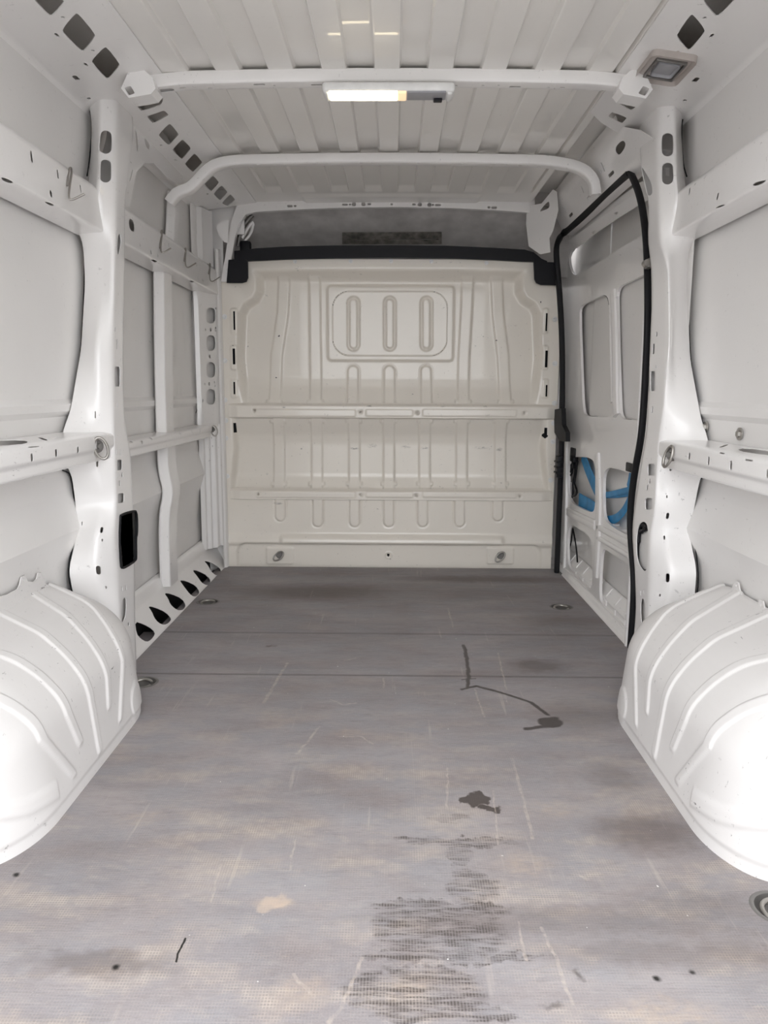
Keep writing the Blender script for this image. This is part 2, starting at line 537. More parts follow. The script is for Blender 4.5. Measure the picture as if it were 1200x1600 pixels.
    col = mixc(nt, mul(mul(mesh, near.outputs[0]), math_n(nt, 'ADD', mul(wear, 0.62), 0.13)), col, (0.58, 0.50, 0.43))
    # rubbed tan patches
    tan = mx(blob(428, 1412, 0.045, 0.020, 1.0, Ps), blob(545, 1145, 0.06, 0.03, 0.35), blob(870, 1265, 0.09, 0.05, 0.45), blob(215, 1280, 0.07, 0.04, 0.4),
             blob(1040, 1590, 0.10, 0.05, 0.6), blob(820, 1350, 0.07, 0.05, 0.5), blob(640, 1540, 0.05, 0.04, 0.5), blob(470, 1545, 0.05, 0.04, 0.5), blob(790, 965, 0.25, 0.10, 0.22))
    col = mixc(nt, mul(tan, math_n(nt, 'ADD', mul(ramp(nt, noise(nt, objvec(nt, (9, 16, 1)), 4.0, 5.0, 0.7), 0.35, 0.65), 0.75), 0.1)), col, (0.52, 0.41, 0.32))
    patch = ramp(nt, blob(426, 1413, 0.034, 0.026, 1.0, Pw), 0.10, 0.60)
    col = mixc(nt, mul(patch, 0.55), col, (0.54, 0.43, 0.35))
    # broad soft dark brown areas, then the soaked stains
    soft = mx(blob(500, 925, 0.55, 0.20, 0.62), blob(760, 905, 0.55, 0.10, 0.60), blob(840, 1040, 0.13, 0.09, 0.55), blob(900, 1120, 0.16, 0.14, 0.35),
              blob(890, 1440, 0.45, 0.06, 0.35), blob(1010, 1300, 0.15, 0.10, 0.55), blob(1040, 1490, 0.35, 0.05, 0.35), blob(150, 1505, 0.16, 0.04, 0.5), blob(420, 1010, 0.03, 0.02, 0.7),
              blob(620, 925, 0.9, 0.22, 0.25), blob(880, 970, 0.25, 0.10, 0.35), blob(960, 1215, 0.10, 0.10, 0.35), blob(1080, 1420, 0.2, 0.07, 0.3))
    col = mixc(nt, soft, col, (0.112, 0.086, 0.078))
    grain = mul(ramp(nt, noise(nt, objvec(nt, (7, 60, 1)), 1.9, 6.0, 0.75), 0.45, 0.58), math_n(nt, 'ADD', mul(ramp(nt, lines(0, 0.0052), 0.85, 0.4), 0.45), 0.55))
    crisp = lambda q: ramp(nt, q, 0.12, 0.34)
    solid_ = crisp(mx(blob(740, 1249, 0.040, 0.040, 1), blob(766, 1262, 0.034, 0.016, 0.5), blob(862, 1129, 0.001, 0.001, 0)))
    streaky = mx(crisp(blob(715, 1316, 0.150, 0.020, 1)), mul(crisp(blob(716, 1338, 0.028, 0.050, 1)), 0.75), mul(crisp(blob(740, 1385, 0.062, 0.055, 1)), 0.8), crisp(blob(690, 1417, 0.165, 0.020, 1)), crisp(blob(685, 1452, 0.140, 0.085, 1)),
              crisp(blob(705, 1495, 0.20, 0.016, 0.8)), crisp(blob(650, 1550, 0.130, 0.065, 1)), crisp(blob(765, 1585, 0.045, 0.025, 1)), mul(crisp(blob(700, 1278, 0.06, 0.02, 0.7)), 0.6))
    dark = mx(solid_, mul(streaky, math_n(nt, 'ADD', mul(grain, 0.92), 0.08)), blob(905, 1525, 0.016, 0.018, 0.7), blob(870, 1575, 0.02, 0.012, 0.6))
    col = mixc(nt, mul(dark, 0.86), col, (0.052, 0.040, 0.035))
    seam = mx(ramp(nt, math_n(nt, 'ABSOLUTE', math_n(nt, 'SUBTRACT', sp.outputs[1], 2.4198)), 0.011, 0.003), mul(ramp(nt, math_n(nt, 'ABSOLUTE', math_n(nt, 'SUBTRACT', sp.outputs[1], 2.8612)), 0.014, 0.004), 0.7))
    col = mixc(nt, mul(seam, 0.45), col, (0.07, 0.058, 0.055))
    # spilled wet line
    wet = mx(seg([(724, 1008), (730, 1030), (732, 1060), (730, 1074)], 0.014), seg([(722, 1077), (745, 1072), (790, 1084), (830, 1098), (856, 1117)], 0.014),
             seg([(850, 1125), (868, 1122), (866, 1134), (842, 1136), (824, 1139)], 0.022), crisp(blob(860, 1129, 0.042, 0.040, 1.0, Ps)), seg([(722, 1062), (742, 1060)], 0.008))
    col = mixc(nt, mul(wet, 0.92), col, (0.060, 0.050, 0.047))
    # pale scratches
    sc = mx(seg([(449, 1036), (434, 1062), (412, 1098)], 0.010), seg([(498, 1136), (480, 1160), (464, 1178)], 0.008), seg([(800, 1185), (820, 1260), (833, 1310)], 0.008),
            seg([(845, 1450), (870, 1500), (895, 1570)], 0.006), seg([(566, 1496), (545, 1550), (516, 1600)], 0.007), seg([(459, 1522), (484, 1553)], 0.007),
            seg([(518, 1093), (535, 1101), (556, 1098)], 0.006), seg([(540, 1151), (565, 1151), (582, 1162)], 0.006), seg([(742, 1078), (757, 1120)], 0.006), seg([(778, 1020), (792, 1078)], 0.006),
            seg([(700, 950), (708, 980)], 0.007), seg([(461, 1312), (452, 1360)], 0.005), seg([(810, 1440), (822, 1500)], 0.005), seg([(700, 1200), (698, 1265)], 0.005), seg([(770, 1235), (778, 1320)], 0.004),
            seg([(345, 1350), (330, 1410)], 0.004), seg([(600, 1060), (600, 1075)], 0.006), seg([(538, 1032), (556, 1028)], 0.006), seg([(905, 1368), (918, 1374)], 0.007))
    col = mixc(nt, mul(mul(sc, ramp(nt, noise(nt, P0, 60.0, 3.0), 0.30, 0.62)), 0.45), col, (0.56, 0.48, 0.42))
    cut = mx(seg([(289, 1466), (275, 1502)], 0.0042), blob(26, 1367, 0.010, 0.010, 1.0, Ps), blob(180, 1512, 0.009, 0.008, 1.0, Ps), blob(1027, 1529, 0.008, 0.008, 1.0, Ps), blob(1080, 1518, 0.007, 0.007, 0.9, Ps))
    col = mixc(nt, cut, col, (0.02, 0.018, 0.016))
    crumb = ramp(nt, noise(nt, P0, 75.0, 1.0), 0.80, 0.83)
    col = mixc(nt, crumb, col, (0.75, 0.73, 0.70))
    L.new(col, b.inputs['Base Color'])
    rg = math_n(nt, 'ADD', mul(mx(wet, dark), -0.18), 0.62)
    L.new(rg, b.inputs['Roughness'])
    b.inputs['Specular IOR Level'].default_value = 0.35
    bp = nt.nodes.new('ShaderNodeBump'); bp.inputs['Strength'].default_value = 0.25; bp.inputs['Distance'].default_value = 0.001
    L.new(mesh, bp.inputs['Height']); L.new(bp.outputs[0], b.inputs['Normal'])
floor_material()
floor_rings = [(325, 940), (877, 948), (1219, 1420), (222, 1066)]
ring_pos = [oz(0, *p) for p in floor_rings]
boards = [(0.86, 2.4185, 0.945), (2.4210, 2.8600, 0.945), (2.8625, 3.985, 0.905)]
flat0 = lambda u, v: np.stack([u, v, np.zeros_like(u)], 1)
for y0, y1, hw in boards:
    hs = []
    for p in ring_pos:
        if y0 < p[1] < y1: hs.append(slot((p[0], p[1]), 0.088, 0.088, n=6))
    out = rect(-hw, hw, y0, y1)
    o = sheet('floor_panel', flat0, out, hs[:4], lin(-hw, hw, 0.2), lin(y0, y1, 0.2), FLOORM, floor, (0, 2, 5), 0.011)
pymesh('underfloor', [(-0.95, 0.86, -0.030), (0.95, 0.86, -0.030), (0.95, 4.1, -0.030), (-0.95, 4.1, -0.030)], [(0, 1, 2, 3)], BLKPL, floor, 0)

# ---------------------------------------------------------------- ceiling
HW = 0.955
XS = np.r_[-1.03, lin(-0.955, 0.955, 0.003), 1.03]
YS = np.r_[lin(REAR, 4.12, 0.05)]
def roof_z(x, y):
    base = 1.843 + 0.010 * (1 - (x / 0.75) ** 2) + 0.07 * sstep((np.abs(x) - 0.685) / 0.05)
    k = (x - 0.072 + 0.0775) % 0.155 - 0.0775
    ch = sstep((0.0425 - np.abs(k)) / 0.006)
    ends = np.clip((y - REAR) / 0.06, 0, 1) * np.clip((3.80 - y) / 0.05, 0, 1)
    side = (np.abs(x) < 0.66)
    lip = sstep((y - 3.83) / 0.03) * sstep((0.44 - np.abs(x)) / 0.03)
    return base + 0.015 * ch * ends * side - 0.010 * lip
def heightmesh(name, A, B, fn, mat, parent, toward, drop=None, smooth=40):
    X, Y = np.meshgrid(A, B)
    P = fn(X.ravel(), Y.ravel())
    w = len(A); h = len(B)
    i = np.arange((h - 1) * w).reshape(h - 1, w)[:, :-1].ravel()
    Q = np.stack([i, i + 1, i + 1 + w, i + w], 1)
    if drop is not None:
        c = P[Q].mean(1); Q = Q[~drop(c)]
    used = np.unique(Q); mp = np.full(len(P), -1); mp[used] = np.arange(len(used))
    return pymesh(name, P[used], mp[Q], mat, parent, smooth, toward)
YR = np.unique(np.r_[lin(REAR, 3.72, 0.12), lin(3.72, 3.92, 0.012), 4.0, 4.12, 4.40])
heightmesh('roof_panel', XS, YR, lambda x, y: np.stack([x, y, roof_z(x, y)], 1), ROOFM, ceiling, (0, 2.4, 0))
def bow(name, y0, width, zb, drop, xe, endpts, holes_px, endr=None, mat=WHITE):
    """roof bow: rear face + underside flange; its ends follow endpts (x, z offsets) down to the rail"""
    path = [(-x, z) for x, z in endpts[::-1]] + [(x, zb + 0.012 * (1 - (x / 0.75) ** 2)) for x in np.linspace(-xe, xe, 25)] + [(x, z) for x, z in (endr or endpts)]
    path = smooth_line(path, 2)
    D = np.r_[0, np.cumsum(np.linalg.norm(np.diff(path, axis=0), axis=1))]
    prof = np.array([(0.018, 0.042), (0.0, 0.036), (0.0, 0.004), (0.004, 0.0), (width, 0.0), (width + 0.004, 0.006), (width + 0.005, 0.042)])
    pd = np.r_[0, np.cumsum(np.linalg.norm(np.diff(prof, axis=0), axis=1))]
    tz = np.gradient(path, axis=0); tz /= np.linalg.norm(tz, axis=1)[:, None]
    def fm(u, v):
        x = np.interp(u, D, path[:, 0]); z = np.interp(u, D, path[:, 1])
        nx = -np.interp(u, D, tz[:, 1]); nz = np.interp(u, D, tz[:, 0])
        py = np.mean([np.interp(v + o, pd, prof[:, 0]) for o in (-0.004, 0, 0.004)], 0)
        pz = np.mean([np.interp(v + o, pd, prof[:, 1]) for o in (-0.004, 0, 0.004)], 0)
        return np.stack([x + nx * pz, y0 + py, z + nz * pz], 1)
    dom = (0, D[-1], 0, pd[-1])
    hs = [pslot(fm, (0, D[-1], pd[3] + 0.004, pd[4]), *h) for h in holes_px]
    return sheet(name, fm, rect(0.001, D[-1] - 0.001, 0.001, pd[-1] - 0.001), hs, lin(0, D[-1], 0.02), sorted(set(np.round(np.r_[lin(0, pd[-1], 0.012), pd[1:-1]], 4))), mat, ceiling, (0, 2.0, 1.0), 0.002), fm
bow1, fm_b1 = bow('roof_bow', 2.405, 0.052, 1.808, 0.0, 0.60, [(0.66, 1.806), (0.70, 1.802), (0.73, 1.796), (0.76, 1.792)],
    [(495, 133, .022, .008), (453, 134, .006, .005), (428, 134, .006, .005), (405, 134, .022, .009), (352, 137, .006, .005), (329, 137, .011, .006), (286, 140, .012, .007), (258, 142, .035, .020),
     (713, 133, .006, .006), (755, 134, .006, .005), (778, 135, .006, .005), (805, 136, .022, .009), (857, 137, .006, .005), (879, 139, .009, .006), (921, 142, .012, .007), (951, 143, .035, .020)])
bow2, fm_b2 = bow('roof_bow', 3.17, 0.050, 1.796, 0.0, 0.60, [(0.66, 1.793), (0.705, 1.776), (0.765, 1.712), (0.80, 1.692), (0.835, 1.685), (0.86, 1.65)],
    [(404, 258, .012, .006), (429, 257, .006, .005), (446, 257, .006, .005), (495, 255, .007, .006), (514, 255, .007, .006), (564, 254, .007, .006), (582, 254, .007, .006),
     (635, 254, .007, .006), (653, 254, .007, .006), (704, 255, .007, .006), (722, 255, .007, .006), (772, 257, .007, .006), (790, 257, .007, .006), (813, 258, .01, .006), (842, 261, .01, .006)], [(0.66, 1.793), (0.71, 1.785), (0.755, 1.768), (0.785, 1.735), (0.79, 1.69)])
# box-shaped gussets at the ends of the rear bow, each with an opening
fmGu = planey(2.37); domGu = (-1, 1, 1.5, 2.0)
for q, h_ in (([(189, 138), (204, 104), (212, 103), (226, 110), (238, 120), (243, 138), (236, 147), (201, 153)], [(194, 137), (204, 134), (211, 146), (201, 149)]),
              ([(1020, 140), (1005, 106), (997, 104), (984, 111), (973, 121), (967, 138), (974, 147), (1009, 154)], [(1015, 138), (1005, 134), (997, 146), (1008, 150)])):
    sheet('bow_gusset', fmGu, np.array([find(fmGu, domGu, *p) for p in q]), [hole(fmGu, domGu, [tuple(np.array(h_[i]) * (1 - t) + np.array(h_[(i + 1) % 4]) * t) for i in range(4) for t in (0.1, 0.9)], 1)], lin(-1, 1, 0.03), lin(1.5, 2.0, 0.02), WHITE, ceiling, (0, 0, 1), 0.07)
# roof rails: the inclined longitudinal beams with square openings
RAIL = [(-0.965, 1.770), (-0.945, 1.797), (-0.905, 1.806), (-0.700, 1.836), (-0.660, 1.842)]
fmRL, DRL = extrude_map(RAIL, 0.010)
fmRR, DRR = extrude_map(RAIL, 0.010, -1)
def quadh(fm, dom, *p): return hole(fm, dom, p, 1)
domA = (REAR, 3.95, 0, DRL[-1])
sqL = [[(165, 73), (187, 101), (168, 124), (143, 96)], [(120, 20), (149, 55), (129, 81), (97, 48)], [(55, -15), (101, 1), (79, 26), (50, -5)],
       [(265, 193), (279, 210), (264, 227), (248, 211)], [(285, 218), (298, 232), (284, 249), (270, 234)], [(304, 240), (316, 254), (301, 269), (289, 256)],
       [(333, 275), (342, 285), (330, 299), (320, 288)], [(346, 290), (355, 300), (344, 313), (334, 303)], [(360, 304), (367, 312), (356, 328), (347, 317)],
       [(256, 173), (263, 180), (240, 193), (230, 182)], [(210, 158), (232, 152), (254, 154), (251, 164), (222, 174)]]
hsL = []
for q in sqL:
    c = np.mean(q, 0); q = [tuple(c + (np.array(p) - c) * 1.06) for p in q]; m_ = len(q)
    hsL.append(hole(fmRL, domA, [tuple(np.array(q[i]) * (1 - t) + np.array(q[(i + 1) % m_]) * t) for i in range(m_) for t in (0.1, 0.9)], 1))
for p in [(89, 55, .014, .006), (98, 27, .007, .006), (134, 101, .014, .006), (145, 79, .007, .006), (119, 122, .022, .011), (252, 227, .010, .007), (274, 250, .010, .007), (324, 303, .009, .007), (339, 318, .009, .007), (139, 154, .010, .008)]:
    hsL.append(pslot(fmRL, domA, *p))
sheet('roof_rail', fmRL, rect(REAR, 3.97, 0.001, DRL[-1] - 0.001), hsL, lin(REAR, 3.97, 0.08), vgrid(DRL, 0.03, 0.010), WHITE, ceiling, (0, 2.2, 0.5))
hsR = []
for q in [[(1081, 20), (1103, 48), (1076, 81), (1056, 56)], [(1145, -20), (1150, -2), (1120, 28), (1097, 0)], [(956, 175), (980, 184), (972, 194), (950, 182)], [(1036, 83), (1054, 101), (1036, 121), (1024, 104)], [(956, 155), (978, 152), (1001, 156), (987, 174)]]:
    hsR.append(hole(fmRR, domA, [tuple(np.array(q[i]) * (1 - t) + np.array(q[(i + 1) % 4]) * t) for i in range(4) for t in (0.1, 0.9)], 1))
for p in [(1112, 56, .014, .006), (1101, 28, .007, .006), (1071, 103, .014, .006), (1059, 81, .007, .006), (1087, 125, .022, .011), (1070, 157, .010, .008)]:
    hsR.append(pslot(fmRR, domA, *p))
sheet('roof_rail', fmRR, np.array([(REAR, 0.001), (2.95, 0.001), (2.90, 0.15), (2.80, 0.26), (2.72, DRR[-1] - 0.001), (REAR, DRR[-1] - 0.001)]), hsR, lin(REAR, 2.95, 0.08), vgrid(DRR, 0.03, 0.010), WHITE, ceiling, (0, 2.2, 0.5))

# ---------------------------------------------------------------- side walls: outer skins
def skin_x(z, y):
    x = np.interp(z, [-0.05, 0.30, 0.42, 0.515, 0.63, 0.85, 0.865, 0.885, 0.9, 1.5, 1.95], [0.962, 0.962, 0.952, 0.925, 0.950, 0.950, 0.940, 0.940, 0.950, 0.957, 0.952])
    return x
ZS = np.unique(np.round(np.r_[lin(-0.05, 1.97, 0.06), 1.97, 0.3, 0.38, 0.42, 0.46, 0.49, 0.515, 0.54, 0.57, 0.63, 0.85, 0.858, 0.865, 0.872, 0.885, 0.892, 0.9], 4))
def skin(parent, s, y0, y1):
    return solid(heightmesh('outer_skin', lin(y0, y1, 0.15), ZS, lambda y, z: np.stack([s * skin_x(z, y), y, z], 1), SKINM, parent, (0, 2.4, 1), None, 25), 0.002)
skin(wall_left, -1, REAR, 4.12)
skin(wall_right, 1, REAR, 2.70)

# rear frame: closes the hollow rails at the door opening behind the camera's view
for s_, par in ((-1, wall_left), (1, wall_right)):
    bm = bmesh.new(); add_box(bm, (0.13, 0.05, 1.95), Matrix.Translation((s_ * 0.905, REAR - 0.01, 0.94)), 0.012); bmobj('rear_pillar', bm, WHITE, par)
bm = bmesh.new(); add_box(bm, (1.90, 0.05, 0.13), Matrix.Translation((0, REAR - 0.01, 1.88)), 0.012); bmobj('rear_header', bm, WHITE, ceiling)
# ---------------------------------------------------------------- rear roof-height pillars (the two big uprights)
VSP = [0.0, 0.10, 0.155, 0.185, 0.28, 0.36]
def pillar(parent, s, rows, ovals, slots, extra, flank):
    st = []; us = []
    for (z, p0, p1, p3, p4) in rows:
        X0, X1, X3, X4 = 0.940, 0.862, 0.828, 0.828
        if z > 1.62: X3 = X4 = 0.845; X1 = 0.885
        a = ox(s * X0, *p0); d = ox(s * X3, *p3); e = ox(s * X4, *p4)
        bb = ox(s * X1, *p1) if p1 else None
        if bb is None:
            bb = a * 0.36 + d * 0.64
        c = d * 0.80 + bb * 0.20; c[0] += s * -0.006 * (1 if z < 1.0 else 0); c[1] -= 0.006
        f = np.array([s * 0.945, max(e[1] + 0.015, 2.5), e[2]])
        st.append([a, bb, c, d, e, f]); us.append(z)
    o = np.argsort(us); us = [us[i] for i in o]; st = [st[i] for i in o]
    fm = loft_map(us, st, VSP, 0.010, 0.025)
    dom = (us[0], us[-1], 0, VSP[-1]); dF = (us[0], us[-1], 0.0, VSP[3]); dS = (us[0], us[-1], VSP[3], VSP[4])
    hs = []
    for q in ovals: hs.append(hole(fm, dF, q, 2))
    for q in extra: hs.append(hole(fm, dS, q, 2))
    for (px, py, h, w) in slots: hs.append(pslot(fm, dS, px, py, h, w))
    for (px, py, h, w) in flank: hs.append(pslot(fm, dF, px, py, h, w))
    us_g = lin(us[0], us[-1], 0.03)
    ob = sheet('pillar', fm, rect(us[0] + 0.001, us[-1] - 0.001, 0.001, VSP[-1] - 0.001), hs, us_g, lin(0, VSP[-1], 0.012), WHITE, parent, (0, 1.6, 1.0), 0.0025, 50)
    fb = lambda u, v: fm(u, v) + np.array((s * 0.016, 0.0, 0.0))
    sheet('added_pillar_backing', fb, rect(0.05, 1.15, VSP[3] + 0.012, VSP[4] - 0.006), [], lin(0.05, 1.15, 0.04), lin(VSP[3] + 0.012, VSP[4] - 0.006, 0.015), SKINM, parent, (0, 1.6, 1.0), 0.002, 50)  # pale sheet added behind the strip to brighten its holes
    return fm, dom
def ovalpx(cx, cy, w, h, n=12):
    r = w / 2
    return [(cx + r * math.cos(a), cy + (h / 2 - r) * (1 if math.sin(a) > 0 else -1) + r * math.sin(a)) for a in [2 * math.pi * (k + 0.5) / n for k in range(n)]]
def rrpx(x0, y0, x1, y1, sk=0): return [(x0, y0 + sk), (x0 + (x1 - x0) * .5, y0 + sk / 2), (x1, y0), (x1, (y0 + y1) / 2), (x1, y1 - sk), (x0 + (x1 - x0) * .5, y1 - sk / 2), (x0, y1), (x0, (y0 + y1) / 2)]
rowsL = [(1.79, (136, 148), (158, 146), (184, 146), (206, 146)), (1.72, (143, 190), (155, 200), (183, 200), (212, 205)), (1.60, (141, 255), (155, 262), (182, 265), (203, 268)), (1.50, (136, 300), (152, 300), (182, 310), (197, 312)),
         (1.40, (112, 352), None, (181, 372), (197, 372)), (1.37, (123, 361), None, (180, 385), (197, 385)), (1.34, (129, 382), None, (179, 400), (197, 400)), (1.25, (132, 440), None, (178, 450), (196, 450)), (1.06, (126, 545), (150, 548), (177, 540), (194, 540)),
         (0.86, (108, 645), (153, 640), (180, 640), (195, 640)), (0.80, (96, 672), (155, 672), (180, 670), (199, 672)), (0.74, (90, 715), (158, 700), (182, 705), (206, 705)), (0.66, (110, 738), (155, 750), (183, 745), (208, 745)),
         (0.56, (117, 790), (163, 790), (184, 790), (210, 790)), (0.47, (118, 840), (150, 832), (181, 835), (213, 835)), (0.36, (106, 890), (150, 890), (187, 890), (213, 890)), (0.24, (112, 925), (160, 945), (189, 950), (213, 950)),
         (0.14, (125, 960), (168, 990), (191, 1000), (214, 1000)), (0.0, (128, 1010), (172, 1060), (194, 1065), (216, 1065))]
fmPL, domPL = pillar(wall_left, -1, rowsL,
    [ovalpx(165.5, 222, 19, 37), ovalpx(165, 267, 19, 37)],
    [(182, 372, .03, .006), (180, 515, .010, .006), (183, 538, .022, .008), (179, 562, .006, .004), (189, 562, .006, .004), (183, 633, .010, .006), (182, 707, .012, .004), (188, 707, .012, .004), (191, 742, .010, .006),
     (187, 755, .012, .006), (180, 744, .007, .004), (191, 920, .01, .005), (197, 918, .01, .005), (201, 975, .008, .008)],
    [rrpx(179, 573, 188, 604), rrpx(180, 718, 191, 735, 1), rrpx(182, 770, 194, 787, 2), [(189, 942), (197, 930), (198, 950), (196, 966), (191, 975), (189, 960)], [(183, 375), (187, 362), (190, 374), (188, 390), (184, 402)]],
    [(159, 828, .012, .008), (160, 844, .006, .004), (154, 891, .018, .012), (166, 918, .006, .004), (152, 725, .010, .005), (149, 648, .014, .003), (128, 818, .008, .003)])
rowsR = [(1.79, (1073, 150), (1052, 150), (1027, 150), (1003, 150)), (1.72, (1064, 195), (1055, 205), (1026, 205), (995, 205)), (1.60, (1068, 258), (1056, 266), (1026, 268), (1000, 268)), (1.50, (1074, 310), (1060, 312), (1028, 315), (1012, 315)),
         (1.40, (1096, 362), None, (1030, 380), (1010, 380)), (1.345, (1079, 385), None, (1042, 405), (1014, 405)), (1.25, (1075, 445), None, (1044, 450), (1017, 450)), (1.06, (1079, 560), (1052, 560), (1045, 540), (1013, 540)),
         (0.86, (1098, 660), (1056, 650), (1035, 640), (1010, 640)), (0.80, (1108, 682), (1052, 690), (1027, 680), (1008, 680)), (0.74, (1112, 725), (1050, 712), (1026, 710), (1002, 710)), (0.66, (1096, 745), (1043, 755), (1024, 750), (996, 750)),
         (0.56, (1085, 800), (1043, 790), (1022, 795), (988, 795)), (0.47, (1079, 838), (1037, 830), (1014, 835), (985, 835)), (0.36, (1090, 890), (1048, 895), (1011, 890), (990, 890)), (0.24, (1086, 945), (1040, 950), (1010, 950), (992, 950)),
         (0.14, (1070, 990), (1036, 995), (1008, 1000), (988, 1000)), (0.0, (1066, 1040), (1030, 1060), (1006, 1065), (984, 1065))]
fmPR, domPR = pillar(wall_right, 1, rowsR,
    [ovalpx(1043, 226, 19, 37), ovalpx(1043, 271, 19, 35)],
    [(1026, 522, .010, .006), (1021, 545, .022, .008), (1014, 570, .006, .004), (1025, 573, .006, .004), (1019, 640, .012, .006), (1015, 752, .012, .006), (1011, 762, .012, .006), (1006, 925, .01, .005), (1001, 927, .01, .005)],
    [rrpx(1016, 580, 1024, 611), rrpx(1012, 725, 1023, 743), rrpx(1008, 778, 1019, 796),
     [(998, 816), (1012, 815), (1013, 850), (1011, 893), (1003, 891), (995, 875), (994, 850)], [(1000, 935), (1008, 936), (1008, 982), (1001, 975)], [(1000, 260), (1004, 262), (1018, 285), (1020, 305), (1009, 306), (1003, 290)]],
    [(1043, 806, .014, .009), (1038, 840, .008, .005), (1043, 903, .018, .010), (1031, 930, .006, .004), (1042, 776, .008, .004), (1048, 733, .008, .005)])

# ---------------------------------------------------------------- rails
def rail(name, parent, s, prof, y0, y1, holes, rv=0.007, mat=WHITE, toward=None):
    fm, D = extrude_map([(-x, z) for x, z in prof], rv, -1 if s > 0 else 1)
    dom = (y0, y1, 0, D[-1])
    hs = []
    for h in holes:
        if not isinstance(h[0], tuple): hs.append(pslot(fm, dom, *h))
        else: hs.append(hole(fm, dom, h, 1))
    return sheet(name, fm, rect(y0, y1, 0.001, D[-1] - 0.001), hs, lin(y0, y1, 0.07), vgrid(D, 0.03, rv), mat, parent, toward or (0, (y0 + y1) / 2, 1.1), 0.0012), fm, dom
UPR = [(0.948, 1.560), (0.885, 1.535), (0.866, 1.515), (0.862, 1.450), (0.858, 1.398), (0.946, 1.392)]
LOR = [(0.948, 0.806), (0.846, 0.802), (0.830, 0.795), (0.830, 0.757), (0.838, 0.752), (0.838, 0.722), (0.945, 0.715)]
_, fmUL, domUL = rail('upper_rail', wall_left, -1, UPR, REAR, 2.43,
    [[(1, 277), (8, 278), (22, 285), (15, 287), (5, 283)], [(69, 315), (76, 316), (86, 321), (80, 322), (74, 319)], (49.5, 245, .008, .022), (90.5, 272, .007, .018), (80, 303, .010, .014), (126, 295, .007, .016)])
rail('lower_rail', wall_left, -1, LOR, REAR, 2.40,
    [[(-40, 693), (-10, 687), (36, 687), (46, 691), (30, 695), (-40, 699)], [(57, 683), (64, 683), (76, 688), (70, 688.5)], [(42, 698.5), (60, 696.5), (62, 698), (46, 700)], (50, 715, .008, .016), (88, 708, .008, .016), (122, 703, .007, .015), (26, 742, .006, .013), (97, 727, .006, .012), (83, 684, .02, .004)])
_, fmUL2, domUL2 = rail('upper_rail', wall_left, -1, [(0.948, 1.555), (0.885, 1.532), (0.868, 1.512), (0.866, 1.45), (0.862, 1.398), (0.946, 1.392)], 2.55, 4.0,
    [(241, 408, .035, .010), (300, 440, .03, .010), (206, 352, .035, .03), (219, 383, .007, .007), (236, 394, .009, .012), (247, 400, .008, .010), (309, 435, .007, .01), (317, 438, .007, .01), (264, 384, .006, .016), (307, 412, .006, .016)])
rail('lower_rail', wall_left, -1, [(0.948, 0.760), (0.875, 0.757), (0.862, 0.752), (0.862, 0.732), (0.870, 0.729), (0.870, 0.702), (0.945, 0.696)], 2.52, 3.74,
    [[(217, 667), (244, 665), (247, 667), (232, 671)], [(281, 659.5), (299, 657), (303, 660), (288, 663)], (236, 685, .012, .012), (222, 691, .010, .010), (282, 677, .008, .016), (300, 675, .008, .016), (313, 673, .008, .016), (222, 704, .01, .012), (199, 691, .01, .01), (205, 690, .01, .01), (280, 691, .01, .01), (284, 690, .01, .012)])
_, fmUR, domUR = rail('upper_rail', wall_right, 1, UPR, REAR, 2.50,
    [[(1174, 290), (1182, 284), (1198, 281), (1193, 286), (1184, 290)], [(1116, 326), (1124, 321), (1134, 319), (1129, 323)], (1148, 248, .008, .020), (1110, 275, .007, .018), (1077, 299, .007, .016), (1121, 307, .008, .014)])
rail('lower_rail', wall_right, 1, [(0.948, 0.790), (0.846, 0.786), (0.830, 0.780), (0.830, 0.738), (0.838, 0.734), (0.838, 0.703), (0.945, 0.697)], REAR, 2.42,
    [[(1150, 704), (1163, 699), (1215, 707), (1235, 713), (1200, 712)], [(1122, 699), (1135, 694), (1139, 695), (1129, 699)], (1077, 713, .008, .016), (1107, 720, .008, .018), (1142, 727, .008, .018), (1199, 740, .008, .016), (1100, 739, .006, .013), (1165, 755, .006, .014), (1128, 708, .02, .004), (1170, 719, .025, .004)])

# ---------------------------------------------------------------- front left bay
# gusset between pillar head and roof rail, with its slots
fmG = planex(-0.868)
domG = (2.3, 3.4, 1.4, 1.9)
outG = [find(fmG, domG, *p) for p in [(203, 158), (228, 166), (262, 214), (288, 262), (283, 292), (262, 278), (240, 255), (226, 255), (214, 268), (209, 290), (203, 322), (190, 322), (195, 300), (198, 262), (205, 228), (203, 190)]]
sheet('gusset', fmG, outG, [hole(fmG, domG, q, 1) for q in ([(211, 202), (213, 203), (217, 225), (216, 237), (214, 236), (213, 222)], [(225, 215), (230, 219), (235, 228), (234, 235), (230, 232), (227, 225)], [(202, 282), (207, 264), (208, 266), (203, 285)])],
      lin(2.3, 3.4, 0.05), lin(1.4, 1.9, 0.05), WHITE, wall_left)
def stiffener(name, parent, s, pts, w, d, xs, slots=()):
    """upright hat section against the skin; pts = (x, y, z) centre line"""
    P = resample(smooth_line(pts, 2), 0.03)
    V = []; Fc = []
    sec = [(-w / 2 - 0.012, -0.002), (-w / 2, 0.0), (-w / 2 + 0.006, d), (w / 2 - 0.006, d), (w / 2, 0.0), (w / 2 + 0.012, -0.002)]
    for p in P:
        for a, h in sec: V.append((p[0] - s * h, p[1] + a, p[2]))
    n = len(sec)
    for i in range(len(P) - 1):
        for k in range(n - 1): Fc.append((i * n + k, i * n + k + 1, (i + 1) * n + k + 1, (i + 1) * n + k))
    o = pymesh(name, V, Fc, WHITE, parent, 30, (0, 2.6, 1))
    m = o.modifiers.new('edge', 'BEVEL'); m.width = 0.004; m.segments = 2; m.limit_method = 'ANGLE'
    return o
